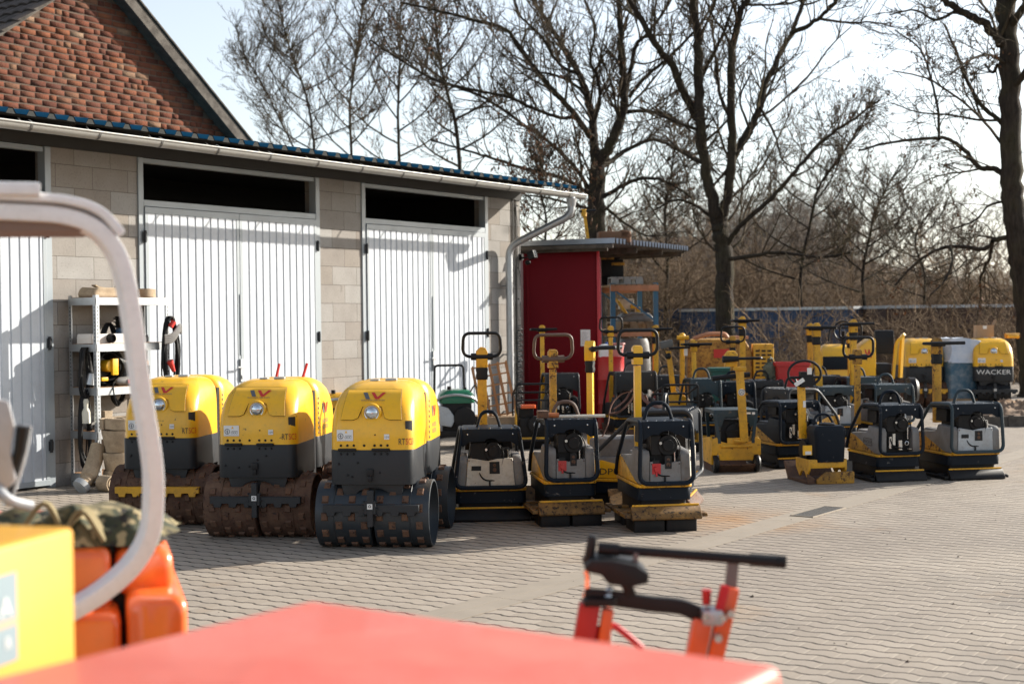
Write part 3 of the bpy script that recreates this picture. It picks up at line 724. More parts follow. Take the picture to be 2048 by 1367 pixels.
    mb = MB(); mb.box(-.30,.30,.46,.54,.35,1.16); mb.build('articulation_gap', BLACK, t)  # black block stands in for the shaded gap between the hoods
    # lower housings
    for nm, f_, b_ in (('front_housing', -.237, .465), ('rear_housing', .535, 1.222)):
        mb = MB(); mb.loft([rrect(.322, (b_-f_)/2, .065, 4, 0, (f_+b_)/2, z) for z in (.50,.765)])
        c0 = -.20 if nm == 'front_housing' else 1.16
        pl = [(-.245,.50),(-.22,.41),(-.185,.392)] + [(-.145*math.cos(PI*k/8), .392+.08*math.sin(PI*k/8)) for k in range(0,9)] + [(.185,.392),(.22,.41),(.245,.50)]
        mb.prism(pl, 'y', c0, c0+.04)
        mb.build(nm, DGREY, t, bevel=.006, seg=2)
    mb = MB(); mb.box(-.035,.015,-.258,-.236,.565,.62); mb.box(-.025,.005,-.268,-.25,.525,.565); mb.build('towing_hook', BLACK, t, bevel=.004)
    # scraper bar
    mb = MB(); z0 = .298; W_ = .37
    pl = [(-W_,z0+.055),(-W_,z0)]
    n = 6
    for k in range(n):
        a_ = -W_ + 2*W_*k/n; pl += [(a_+.028,z0),(a_+.036,z0-.03),(a_+.088,z0-.03),(a_+.096,z0)] 
    pl += [(W_,z0),(W_,z0+.055)]
    mb.prism(pl, 'y', -.30, -.275); mb.box(-W_,W_,-.299,-.20,z0+.04,z0+.054)
    sc = mb.build('scraper', scraper, t, bevel=.003, seg=1)
    mb = MB(); mb.box(-.022,.022,-.325,-.27,.19,.465); mb.box(-.045,.045,-.318,-.30,.285,.385)
    for x in (-.055,.055):
        for z in (.28,.325,.38): mb.cyl((x*.9,-.322,z),(x*.9,-.298,z),.008,n=6)
    mb.build('scraper_bracket', DGREY, t, bevel=.003, seg=1)
    mb = MB(); mb.box(-.02,.02,-.3275,-.325,.325,.365); mb.build('tie_down_label', WHITE, t, smooth=0)
    mb = MB(); mb.torus((0,-.3285,.347), .009, .0025, 'y', 10, 4); mb.box(-.009,.009,-.329,-.3275,.337,.341); mb.build('tie_down_mark', INK, t)
    # drums
    ms = {'rust': (MUDR, RUST), 'steel': (STEEL, RUST), 'black': (BLACK, ENG)}[drum]
    key = (drum, narrow)
    if key not in _rm:
        w_ = .27 if narrow else .44; out = []
        for x0, x1, o_ in ((-w_,-.012,-1),(.012,w_,1)):
            mb = drum_mesh(x0, x1, o_)
            cs = [s_ for s_ in (.06,.155,.255,.365) if s_ < w_-.03]
            pads(mb, [c_*(1 if o_ > 0 else -1) for c_ in cs], .258, 1, ph0=0 if o_ > 0 else .5)
            o = mb.build('drum', list(ms), t, smooth=35, jitter=.0018 if drum == 'rust' else 0); o.location.z = .258; out.append(o)
        _rm[key] = out
        for o in out: c = o.copy(); COL.objects.link(c); c.location.y = .985
    else:
        for o in _rm[key]:
            for y in (0, .985): c = o.copy(); COL.objects.link(c); c.parent = t; c.location.y = y
    mb = MB(); mb.cyl((-.27,0,.258),(.27,0,.258),.07,n=12); mb.cyl((-.27,.985,.258),(.27,.985,.258),.07,n=12); mb.box(-.03,.03,-.16,.16,.26,.5); mb.box(-.03,.03,.83,1.14,.26,.5); mb.build('axle', ENG, t)
    if rods:
        mb = MB(); mb.cyl((-.10,.62,1.1),(-.05,.70,1.385),.012,n=8); mb.cyl((.12,.62,1.1),(.19,.72,1.385),.012,n=8); mb.build('lifting_rod', REDM, t)
    if word:
        mb = MB(); put_text(mb, word, (-.01,-.2385,.66), (1,0,0), (0,0,1), .085, 0, 1.15); mb.build('lettering', WHITE, t, smooth=0)
    return t
ROLL_G = 'yellow trench rollers parked in a row'
YAW = -R(5.6)
roller('trench_roller', 'yellow trench roller with a yellow toothed scraper over rusty padded drums', G(338,1046), YAW, 'rust', YELW, ROLL_G)
r2 = roller('trench_roller', 'yellow trench roller with mud caked drums and two red rods sticking up behind', G(531,1070), YAW, 'rust', DGREY, ROLL_G, rods=True)
roller('trench_roller', 'yellow trench roller with clean dark blue steel drums, beside the grey plate compactor', G(757,1090), YAW, 'steel', DGREY, ROLL_G)
BG_ = 'yellow trench rollers at the back of the yard'
_b1 = roller('trench_roller', 'dusty yellow trench roller with round dark lamp parked by the blue tarpaulin', G(1846,814), R(-8), 'rust', YELW, BG_, logo=False, model=False)
_b2 = roller('trench_roller', 'yellow trench roller with white lettering and narrow black drums under an open carton', G(1984,815), R(-9), 'black', DGREY, BG_, logo=False, narrow=True, word='WACKER', model=False)

for _o in (_b1, _b2): _o.scale = (1.1, 1.1, 1.02)
# ================================================================== plate compactors
def vpole(mb, x, y, z0, z1, w=.062, d=.05, lean=0, m=0):
    mb.obox((x+lean/2, y, (z0+z1)/2), Vector((w/2,0,0)), Vector((0,d/2,0)), Vector((lean/2,0,(z1-z0)/2)), m)
def compactor(label, loc, yaw, W=.46, PW=.58, L=.86, hood=LGREY, front='panel', cover=NAVY, frame=NAVY, wedge=YELW, base=RUST, rim=YELW, panel=CREAM,
              handle='loop', pole=(0,.80,.55,1.36), polem=YELW, collar=True, wide=False, arch=True, H=.80, lean=0, z=0, group='plate compactors parked in rows', side_text=None, tank_text=None,
              front_marks=True, hyaw=0, hmat=BLACK, taper=.07, rear=.50, name='plate_compactor', cat='plate compactor'):
    loc = Vector(loc); loc.z += z
    t = thing(name, label, cat, loc, yaw, group)
    hw, hp = W/2, PW/2
    # base plate with both ends bent up
    mb = MB(); pr = [(-.065,.012),(-.06,.03),(-.005,.105),(.012,.11),(.03,.04),(L-.06,.03),(L+.06,.15),(L+.075,.14),(L-.04,.0),(-.05,.0)]
    mb.prism(pr, 'x', -hp, hp)
    mb.beam((-hp-.03,-.03,.03),(-hp-.03,L*.9,.03),.05,.03); mb.beam((hp+.03,-.03,.03),(hp+.03,L*.9,.03),.05,.03)
    mb.box(-hp-.03,hp+.03,.12,.2,.035,.055); mb.box(-hp-.03,hp+.03,.5,.58,.035,.055)
    mb.build('base_plate', base, t, bevel=.004, seg=1)
    mb = MB(); mb.box(-hp+.01,hp-.01,-.004,.016,.106,.122); mb.build('plate_lip', rim, t, bevel=.006)
    mb = MB(); mb.loft([rrect(hw-.02, (L-.12)/2, .04, 3, 0, L/2, z_) for z_ in (.03,.16)]); mb.build('exciter', ENG, t)
    mb = MB(); mb.loft([rrect(hw+.012, L/2-.02, .05, 3, 0, L/2, z_) for z_ in (.15,.255)]); mb.build('buffer_band', BLACK if rim is None else NAVY, t, bevel=.004, seg=1)
    mb = MB(); mb.loft([rrect(hw+.02, L/2-.01, .05, 3, 0, L/2, z_) for z_ in (.256,.282)])
    mb.box(-hw+.02,-hw+.06,-.03,.02,.262,.30); mb.box(hw-.06,hw-.02,-.03,.02,.262,.30); mb.build('chassis_rim', rim, t, bevel=.005, seg=1)
    # side tanks
    for s in (-1, 1):
        pr = [(.0,.285),(.0,.52),(.03,.56),(.30,.575),(.34,.50),(L-.12,.47),(L-.03,.42),(L-.02,.285)]
        mb = MB(); a_, b_ = sorted((s*hw, s*(hw-.085))); mb.prism(pr, 'x', a_, b_)
        sh = mb.build('side_tank', hood, t, bevel=.018)
        if tank_text and s == -1:
            mb = MB(); put_text(mb, tank_text, (-hw-.002, .30, .40), (0,-1,0), (0,0,1), .038, 0, 1.1)
            for z_ in (.365,.435): mb.box(-hw-.002,-hw-.001,.19,.41,z_-.003,z_+.003)
            for y_ in (.19,.41): mb.box(-hw-.002,-hw-.001,y_-.003,y_+.003,.362,.438)
            mb.build('lettering', INK, sh, smooth=0)
        if wedge:
            a_, b_ = sorted((s*(hw+.004), s*(hw-.02)))
            mb = MB(); mb.prism([(.10,.286),(L-.01,.286),(L-.01,.46),(L-.2,.45),(.16,.30)], 'x', a_, b_); wg = mb.build('side_wedge', wedge, t, bevel=.006)
            if side_text and s == -1:
                mb = MB(); put_text(mb, side_text, (-hw-.0065, L*.62, .345), (0,-1,0), (0,0,1), .06, 0, 1.25); mb.build('lettering', INK, wg, smooth=0)
    mb = MB(); mb.box(-hw+.09, hw-.09, .42, L-.06, .285, rear); mb.build('rear_cover', hood, t, bevel=.02)
    # engine
    mb = MB(); mb.box(-hw+.10,hw-.10,.07,.41,.30,.62,0); mb.box(-hw+.06,hw-.06,.22,.46,.60,H-.065); mb.cyl((0.03,.10,.60),(.03,.02,.60),.085,n=20); mb.cyl((.03,.02,.60),(.03,.0,.60),.05,n=16)
    mb.box(-hw+.10,-.03,.03,.2,.52,.68); mb.cyl((-hw+.11,.16,.68),(hw-.15,.16,.68),.045,n=12)
    for k in range(7): mb.box(hw-.16, hw-.10, .06, .22, .42+k*.028, .432+k*.028)
    mb.tube(spline([(-.09,.02,.5),(-.10,-.0,.42),(-.05,-.01,.36),(.04,.0,.35)]), .008, 6); mb.tube(spline([(.1,.02,.66),(.13,-.0,.58),(.10,.0,.46)]), .007, 6)
    en = mb.build('engine', ENG, t, bevel=.006, seg=1)
    mb = MB(); mb.cyl((hw-.125,.03,.44),(hw-.125,.03,.62),.009,n=8); mb.cyl((-.04,-.004,.62),(-.04,.02,.62),.012,n=10)
    if front == 'open':
        mb.cyl((.02,.04,.33),(.02,.04,.43),.03,n=12); mb.box(-.07,-.04,.02,.05,.38,.5); mb.torus((.08,.0,.40),.02,.004,'y',12,5); mb.cyl((-.1,.02,.35),(-.1,.02,.47),.018,n=8); mb.cyl((.11,.0,.34),(.11,.0,.345),.03,n=10)
    mb.build('engine_fitting', CHROME, en)
    # front panel
    if front != 'open':
        x0, x1 = (-hw+.085, hw-.085); top = .545 if front == 'panel' else .47
        mb = MB(); mb.prism([(x0,.295),(x1,.295),(x1,top),(x1-.03,top-.0),(.05,top-.01),(-.02,top-.025),(x0+.03,top),(x0,top)], 'y', -.006, .02)
        fp = mb.build('front_panel', panel, t, bevel=.004, seg=1)
        wd = (x1-x0)
        for nm_, bx_ in (('panel_window',(x0+wd*.09,x0+wd*.30,-.009,-.0055,.44,.48)),('panel_window',(x0+wd*.48,x0+wd*.70,-.009,-.0055,.41,.515)),('panel_latch',(-.015,.0,-.02,-.0055,.295,.345))):
            mb = MB(); mb.box(*bx_); mb.build(nm_, DARKIN, fp)
        mb = MB(); mb.cyl((x0+wd*.59,-.012,.485),(x0+wd*.59,-.0085,.485),.014,n=12); mb.cyl((x0+wd*.59,-.012,.445),(x0+wd*.59,-.0085,.445),.018,n=12)
        for xx in (x0+.012,x1-.012):
            for zz in (.305,top-.02): mb.cyl((xx,-.009,zz),(xx,-.005,zz),.006,n=8)
        mb.build('gauge', RUST, fp)
        if front == 'lowpanel':
            mb = MB(); mb.box(x0+wd*.06,x0+wd*.34,-.012,-.005,.37,.455); mb.cyl((x0+wd*.2,-.03,.41),(x0+wd*.2,-.01,.41),.022,n=12); mb.cyl((x0+wd*.2,-.02,.35),(x0+wd*.2,-.01,.40),.008,n=6); mb.build('battery_switch', RED, fp)
    # canopy with arched visor
    mb = MB(); pl = [(-hw,H),(-hw,.655),(-hw+.035,.655),(-hw+.09,.69)] + [(-.07*math.cos(PI*k/6)+.01, .69+.03*math.sin(PI*k/6)) for k in range(7)] + [(hw-.09,.69),(hw-.035,.655),(hw,.655),(hw,H)]
    mb.prism(pl, 'y', -.028, -.006); mb.loft([rrect(hw-.004+dx, .27, .03, 3, 0, .245, z_) for z_, dx in ((H-.055,0),(H-.012,0),(H,-.02))])
    nf_ = len(mb.f)
    for x in np.linspace(-hw+.06, hw-.06, 5): mb.lathe([(.011,H-.001),(.009,H+.007),(.0001,H+.009)], (x,.02,0), 'z', 8, 1)
    for x in (-hw+.06,hw-.06): mb.lathe([(.0001,-.0335),(.009,-.032),(.010,-.028)], (x,0,H-.045), 'y', 8, 1)
    cv = mb.build('canopy', [cover, CHROME if front_marks else cover], t, bevel=.006)
    # crash frame tube
    tr = .019; fx = hw+.012
    mb = MB(); mb.tube(rpath([(-fx,-.045,.60),(-fx,-.05,.295),(fx,-.05,.295),(fx,-.045,.60)], .085, 6), tr, 9)
    for s in (-1,1):
        mb.tube(rpath([(s*fx,-.045,.59),(s*fx,-.035,H-.0),(s*fx*.985,.46,H-.015),(s*fx,L-.06,.44),(s*fx,L-.02,.29)], .085, 6), tr, 9)
    mb.tube([(-fx,.46,H-.02),(fx,.46,H-.02)], tr*.9, 8)
    mb.build('crash_frame', frame, t)
    if arch:
        mb = MB(); mb.tube(rpath([(-.13,.24,H-.01),(-.085,.24,H+.135),(.085,.24,H+.135),(.13,.24,H-.01)], .08, 6), .017, 9); mb.build('lifting_eye', hmat if hmat is not BLACK else frame, t)
    if pole:
        px_, py_, pz0, pz1 = pole; pw = .085 if wide else .058
        mb = MB(); vpole(mb, px_, py_, pz0-.25, pz1-.10, pw, .055, lean)
        if wide:
            for k in range(3): mb.lathe([(.0001,-.034),(.006,-.032),(.008,-.0276)], (px_+.01, py_, pz1-.3-k*.06), 'y', 8)
        pb = mb.build('tow_bar', polem, t, bevel=.006)
        xh = px_+lean
        if collar:
            mb = MB(); mb.loft([rrect(pw*.5+.008+dx, .035+dx, .012, 2, xh, py_, z_) for z_, dx in ((pz1-.16,0),(pz1-.13,.006),(pz1-.10,.0),(pz1-.07,.006),(pz1-.045,0))]); mb.build('bellows', BLACK, pb)
        mb = MB()
        if wide:
            pr = [(xh-pw*.62,pz1-.05),(xh+pw*.62,pz1-.05),(xh+pw*.62,pz1+.09),(xh+pw*.4,pz1+.13),(xh-pw*.1,pz1+.14),(xh-pw*.62,pz1+.10)]
        else:
            pr = [(xh-.042,pz1-.09),(xh+.042,pz1-.09),(xh+.042,pz1+.05),(xh+.028,pz1+.075),(xh-.028,pz1+.075),(xh-.042,pz1+.05)]
        mb.prism(pr, 'y', py_-.045, py_+.045); hd = mb.build('handle_head', polem, t, bevel=.008)
        mb = MB(); hz = pz1 + (.06 if wide else .0)
        if handle == 'loop':
            mb.tube(rpath([(xh-.05,py_-.02,hz-.02),(xh-.15,py_-.02,hz+.0),(xh-.175,py_-.03,hz+.05),(xh-.165,py_-.05,hz+.205),(xh+.165,py_-.05,hz+.205),(xh+.175,py_-.03,hz+.05),(xh+.15,py_-.02,hz),(xh+.05,py_-.02,hz-.02)], .06, 5), .015, 9)
            mb.cyl((xh-.10,py_-.02,hz-.01),(xh+.10,py_-.02,hz-.01), .032, n=12)
        elif handle == 'side':
            mb.cyl((xh-.04,py_-.06,hz),(xh+.09,py_-.075,hz), .036, .026, n=12); mb.tube(rpath([(xh+.05,py_-.07,hz+.01),(xh+.34,py_-.12,hz+.004),(xh+.36,py_-.2,hz),(xh+.3,py_-.3,hz-.0),(xh+.03,py_-.3,hz-.0)], .05), .015, 8)
        elif handle == 'bar':
            mb.tube(rpath([(xh-.19,py_-.26,hz+.015),(xh-.2,py_-.05,hz+.01),(xh,py_+.0,hz+.0),(xh+.2,py_-.05,hz+.01),(xh+.19,py_-.26,hz+.015)], .06), .016, 8); mb.tube([(xh-.2,py_-.26,hz+.015),(xh+.2,py_-.26,hz+.015)], .019, 8)
            mb.cyl((xh-.075,py_-.04,hz),(xh+.075,py_-.04,hz), .028, n=10)
        elif handle == 'wheel':
            mb.torus((xh,py_-.06,hz+.06), .17, .016, 'y', 24, 8, sx=1.1); mb.box(xh-.07,xh+.07,py_-.075,py_-.02,hz-.02,hz+.10)
        h_ = mb.build('handle', hmat, t, smooth=45)
    def nar(o):
        for c in o.children:
            if c.name.split('.')[0] in ('tow_bar','handle_head','handle'): continue
            if c.type == 'MESH':
                for v in c.data.vertices: v.co.x *= 1 - taper*min(1.15, max(0, (v.co.z-.3)/(H-.3)))
            nar(c)
    if taper: nar(t)
    return t

PLATEW = paint('yellow_brown_plate', (.24,.12,.02), .6, dirt=(.055,.034,.022), amt=.95, chip=(.03,.02,.015), chipamt=.4, scale=5)
BROWNH = paint('worn_brown_grip', (.09,.05,.035), .5, amt=.4, scale=12)
# front rows
compactor('grey plate compactor with cream front panel and black loop handle, beside the blue drummed roller', G(982,1041), R(4), W=.60, PW=.68, hood=LGREY, frame=NAVY, panel=CREAM, wedge=None, rim=YELW, base=ENG, handle='loop', pole=(-.03,.70,.75,1.36), polem=YELW, wide=True, taper=.20)
c2 = compactor('plate compactor on dark blocks with worn brown loop handle and red battery switch', G(1143,1052), R(8), W=.42, PW=.56, front='lowpanel', hood=LGREY, panel=LGREY, handle='loop', pole=(-.02,.74,.75,1.30), polem=YELD, z=.10, hmat=BROWNH, collar=False, base=PLATEW)
c4 = compactor('worn plate compactor with scuffed navy canopy and rusty lip standing on two dark blocks', G(1332,1063), R(8), W=.43, PW=.58, front='lowpanel', hood=LGREY, panel=LGREY, cover=NAVY, handle='loop', pole=(-.06,.72,.75,1.33), polem=YEL, z=.105, collar=False, base=PLATEW)
c3 = compactor('long plate compactor turned sideways with a brown strap over its frame', G(1385,1012), R(76), W=.66, PW=.74, L=.98, front='panel', hood=LGREY, frame=DGREY, wedge=YEL, handle='bar', pole=(.0,.95,.6,1.40), polem=YEL, wide=True, H=.90, side_text='DPU6555', arch=True, rear=.64)
for host, nm in ((c2, 'brown-handled compactor'), (c4, 'scuffed worn compactor')):
    M_ = Matrix.Translation((host.location.x, host.location.y, 0)) @ Matrix.Rotation(host.rotation_euler.z, 4, 'Z')
    for k, x in enumerate((-.135, .135)):
        for j, y in enumerate((.16, .62)):
            mb = MB(); mb.loft([rrect(.128, .16, .012, 2, 0, 0, z_) for z_ in (0, .097)])
            o = mb.build('support_block', ENG, None, bevel=.006); o.location = M_ @ Vector((x, y, 0)); o.rotation_euler = (0,0,host.rotation_euler.z)
            tag(o, ('dark block under the %s end of the %s, on its %s side' % ('front' if j == 0 else 'rear', nm, 'roller' if k == 0 else 'drain')), 'block', 'dark blocks under the compactors')
compactor('plate compactor with exposed black engine behind its crash frame, beside the gutter strip', G(1800,962), R(9), W=.46, PW=.56, front='open', hood=LGREY, cover=NAVY, wedge=YELD, base=ENG, handle='loop', pole=(-.13,.80,.8,1.30), polem=YELD, collar=False, tank_text='WACKER')
compactor('plate compactor with bluish white front panel at the far end of the front row', G(1951,958), R(10), W=.57, PW=.62, front='panel', hood=LGREY, panel=BGREY, cover=NAVY, frame=TEAL, wedge=YELD, base=ENG, handle='bar', pole=(-.03,.80,.8,1.36), polem=YELD, wide=True)
# behind the front rows
compactor('slate blue plate compactor with white panel behind the small black tank plate', G(1676,893), R(3), W=.53, PW=.6, hood=LGREY, panel=BGREY, cover=TEAL, frame=TEAL, wedge=None, handle='bar', pole=(-.14,.30,.6,1.52), polem=YELW, wide=True, arch=False, lean=-.06)
compactor('blue grey plate compactor with white stickers on its canopy, behind the one with exposed engine', G(1787,886), R(10), W=.55, PW=.6, hood=LGREY, panel=BGREY, cover=TEAL, frame=TEAL, wedge=None, handle='bar', pole=(-.18,.9,.6,1.56), polem=YELW, wide=True)
compactor('black low plate compactor with yellow label beside the pale wheeled plate', G(1556,905), R(-58), W=.5, PW=.56, hood=NAVY, panel=NAVY, cover=DGREY, frame=DGREY, wedge=YELD, handle=None, pole=None, H=.82)
compactor('navy plate compactor with rounded shroud standing behind the small black tank plate', G(1598,935), R(14), W=.5, PW=.55, front='open', hood=NAVY, cover=NAVY, frame=NAVY, wedge=YELD, base=ENG, handle=None, pole=None, arch=False, H=.76)
compactor('dusty black plate compactor with tall collared yellow bar and a mesh bag hung on it', G(1532,868), R(5), W=.52, PW=.58, hood=DGREY, panel=DGREY, cover=DGREY, frame=DGREY, wedge=None, handle='bar', pole=(-.22,.5,.6,1.62), polem=YELW, wide=True)
compactor('teal plate compactor with orange sticker on its front next to the wheeled plate', G(1412,888), R(6), W=.40, PW=.46, front='open', hood=TEAL, cover=TEAL, frame=TEAL, wedge=YELW, handle='bar', pole=(-.03,.55,.6,1.36), polem=YELW, collar=False, H=.90)
compactor('black plate compactor with plain dark tank directly in front of the dark red shed', G(1125,868), R(6), W=.5, PW=.56, front='open', hood=ENG, panel=DGREY, cover=DGREY, frame=DGREY, wedge=None, handle='bar', pole=(-.22,.6,.6,1.58), polem=YELW, collar=False, H=.92, arch=False)
compactor('black plate compactor with chunky loop handle in front of the blue pallet rack', G(1272,872), R(8), W=.62, PW=.66, front='open', hood=DGREY, cover=DGREY, frame=DGREY, wedge=None, handle='loop', pole=(-.22,.7,.6,1.56), polem=YELW, collar=False, H=.95)

compactor('dark plate compactor with round topped frame squeezed between the sideways compactor and the teal one', G(1342,862), R(12), W=.46, PW=.5, front='open', hood=DGREY, cover=DGREY, frame=DGREY, wedge=YELD, handle='bar', pole=(.02,.8,.6,1.50), polem=YELW, wide=True, H=.86)
compactor('grime covered plate compactor with bare front and loop handle behind the wheeled plate', G(1475,884), R(4), W=.48, PW=.52, front='open', hood=ENG, cover=NAVY, frame=NAVY, wedge=YELD, handle='loop', pole=(.1,.7,.6,1.40), polem=YELD, H=.84)
compactor('farthest slate blue plate compactor with grey panel before the ride-on roller', G(1727,868), R(6), W=.5, PW=.56, hood=LGREY, panel=LGREY, cover=TEAL, frame=TEAL, wedge=YELD, handle='loop', pole=(.05,.7,.6,1.42), polem=YEL, H=.84)
compactor('farthest dark plate compactor with tall yellow bar beside the red plastic bin', G(1649,862), R(5), W=.5, PW=.56, front='open', hood=DGREY, cover=DGREY, frame=NAVY, wedge=YELD, handle='side', pole=(.0,.7,.6,1.5), polem=YELW, wide=True, H=.84)
# ================================================================== other machines of the yard
def wheeled_plate(loc, yaw):
    t = thing('wheeled_plate', 'small yellow plate compactor on two wheels with a round white sticker on its bar', 'plate compactor', loc, yaw, 'plate compactors parked in rows')
    mb = MB(); mb.prism([(-.05,.10),(.05,.02),(.5,.02),(.62,.11),(.64,.10),(.52,.0),(.03,.0),(-.07,.09)], 'x', -.25, .25); mb.build('base_plate', RUST, t)
    mb = MB()
    for s in (-1,1):
        pr = [(.0,.09),(.0,.36),(.08,.40),(.5,.36),(.55,.10)]; a_, b_ = sorted((s*.28, s*.255)); mb.prism(pr, 'x', a_, b_)
    mb.prism([(-.28,.20),(-.20,.20),(-.19,.14),(.19,.14),(.20,.20),(.28,.20),(.28,.37),(.22,.40),(.20,.36),(.1,.33),(.1,.39),(-.1,.39),(-.1,.33),(-.2,.36),(-.22,.40),(-.28,.37)], 'y', -.03, .0)
    mb.cyl((-.18,-.035,.30),(.18,-.035,.30),.022,n=12); mb.build('chassis', YELW, t, bevel=.005)
    for s in (-1,1):
        mb = MB(); mb.lathe([(.04,-.02),(.085,-.03),(.10,-.012),(.10,.012),(.085,.03),(.04,.02),(.0001,.02)], (s*.235,-.01,.10), 'x', 24); wh = mb.build('wheel', BLACK, t)
        mb = MB(); mb.lathe([(.0001,-.022),(.04,-.021),(.045,0),(.04,.021),(.0001,.022)], (s*.235,-.01,.10), 'x', 16); mb.build('rim', GREYR, wh)
    for s in (-1,1):
        mb = MB(); mb.tube(rpath([(s*.19,-.02,.33),(s*.235,-.0,.69),(s*.235,.45,.69),(s*.2,.50,.33)], .05), .02, 4, rect=(.018,.012)); mb.build('frame_bar', TEAL, t)
    mb = MB(); mb.loft([rrect(.255, .25, .03, 3, 0, .24, z_) for z_ in (.66,.705)]); mb.prism([(-.25,.70),(-.25,.58),(-.17,.50),(-.12,.62),(.12,.62),(.17,.50),(.25,.58),(.25,.70)], 'y', -.012, .006); cv = mb.build('cover', TEAL, t, bevel=.006)
    mb = MB(); mb.box(.10,.17,-.0145,-.012,.655,.675); mb.box(.185,.22,-.0145,-.012,.65,.675); mb.build('label', WHITE, cv, smooth=0)
    mb = MB(); mb.box(-.15,.15,.08,.42,.30,.58); mb.cyl((0,.02,.45),(0,.08,.45),.10,n=18); mb.tube([(-.22,-.01,.47),(.22,-.01,.47)],.008,6); mb.build('engine', ENG, t, bevel=.01)
    mb = MB(); mb.obox((.06,-.06,.76), Vector((.045,0,0)), Vector((0,.016,.0)), Vector((-.02,.02,.41))); mb.box(-.03,.11,-.085,-.035,1.15,1.19); mb.box(-.03,.10,-.09,-.03,.345,.37); pb = mb.build('tow_bar', YELW, t, bevel=.005)
    mb = MB(); cst = Vector((.052,-.084,.905)); mb.cyl(cst, cst+Vector((0,-.003,0)), .038, n=20); sk_ = mb.build('round_sticker', WHITE, pb, smooth=0)
    mb = MB(); mb.torus(cst+Vector((0,-.0045,0)), .028, .003, 'y', 20, 4); mb.beam(cst+Vector((-.02,-.0045,-.02)), cst+Vector((.02,-.0045,.02)), .005,.003); mb.beam(cst+Vector((-.012,-.0045,.012)), cst+Vector((.012,-.0045,-.012)), .008,.002); mb.build('sticker_mark', INK, sk_)
    mb = MB(); put_text(mb, 'WACKER NEUSON', (.038,-.079,.60), (-.085,.05,1), (-1,0,-.085), .018, 0); mb.build('lettering', INK, pb, smooth=0)
    mb = MB(); mb.prism([(-.12,1.19),(.01,1.19),(.02,1.33),(-.01,1.37),(-.08,1.37),(-.12,1.32)], 'y', -.06, .04); mb.build('handle_head', YELW, t, bevel=.008)
    mb = MB(); mb.cyl((-.16,-.08,1.275),(.02,-.09,1.28),.04,.03,n=12); mb.tube(rpath([(-.02,-.09,1.28),(.28,-.1,1.285),(.30,.15,1.28)],.04),.016,8); mb.tube([(-.27,-.02,1.06),(.16,-.02,1.10)],.03,8); mb.build('handle', BLACK, t)
wheeled_plate(G(1472,944), R(4))

def tank_plate(loc, yaw):
    t = thing('small_vibrating_plate', 'small vibrating plate with black square tank, thick yellow lip and black ring handle', 'plate compactor', loc, yaw, 'plate compactors parked in rows')
    mb = MB(); mb.prism([(.02,.0),(.02,.04),(.50,.03),(.66,.19),(.68,.18),(.56,.0)], 'x', -.25, .25); bp = mb.build('base_plate', RUST, t, bevel=.006)
    mb = MB(); mb.prism([(-.15,.0),(.26,.0),(.26,.125),(-.05,.125),(-.15,.045)], 'y', -.03, .018); mb.build('front_lip', YELD, t, bevel=.012)
    mb = MB(); mb.prism([(-.24,.0),(-.151,.0),(-.151,.05),(-.24,.11)], 'y', .0, .04); mb.build('side_lip', RUST, t, bevel=.006)
    mb = MB(); mb.prism([(-.19,.16),(.2,.16),(.2,.24),(.12,.25),(.1,.22),(-.1,.22),(-.12,.25),(-.19,.25)], 'y', .05, .09)
    for s in (-1,1):
        a_, b_ = sorted((s*.21, s*.19)); mb.prism([(.05,.14),(.12,.06),(.18,.12),(.26,.12),(.32,.06),(.42,.15),(.42,.25),(.05,.25)], 'x', a_, b_)
    mb.build('engine_mount', YELW, t, bevel=.004)
    mb = MB(); mb.loft([rrect(h_, .14, .045, 4, .03, .17, z_) for z_, h_ in ((.22,.155),(.50,.17),(.54,.178),(.58,.165),(.60,.14))]); mb.build('tank', NAVY, t, bevel=.006, smooth=45)
    mb = MB(); mb.lathe([(.085,.595),(.085,.615),(.07,.625),(.0001,.625)], (.03,.15,0), 'z', 20); mb.build('tank_cap', BLACK, t)
    mb = MB(); mb.box(-.12,.12,.2,.5,.16,.45); mb.cyl((-.16,.35,.32),(-.05,.35,.32),.12,n=18); mb.build('engine', ENG, t, bevel=.01)
    mb = MB(); mb.box(-.265,-.17,.0+.06,.08,.30,.40, 0); mb.box(-.245,-.18,.056,.0605,.305,.34,1); mb.build('label', [YEL, WHITE], t, smooth=0)
    mb = MB(); mb.tube(rpath([(-.10,.22,.50),(-.07,.22,.70),(.07,.22,.72),(.14,.22,.60)], .06), .014, 8); mb.build('lifting_eye', NAVY, t)
    mb = MB(); vpole(mb, -.155, .35, .45, 1.02, .075, .05, -.015); pb = mb.build('tow_bar', YELW, t, bevel=.006)
    mb = MB(); mb.box(-.16,-.13,.322,.3245,.78,.85); mb.build('label', WHITE, pb, smooth=0)
    mb = MB(); mb.torus((-.15,.30,1.14), .135, .014, 'y', 28, 8, sx=1.35); mb.tube([(-.32,.30,1.10),(.02,.30,1.10)], .014, 8); mb.box(-.20,-.06,.28,.34,1.0,1.16); h_ = mb.build('handle', BLACK, t)
    mb = MB(); mb.box(-.13,-.08,.272,.2795,1.13,1.20); mb.obox((-.22,.27,1.05), Vector((.05,0,.03)), Vector((0,.002,0)), Vector((-.012,0,.018))); mb.build('paper_tag', WHITE, h_, smooth=0)
tank_plate(G(1660,967), R(10))

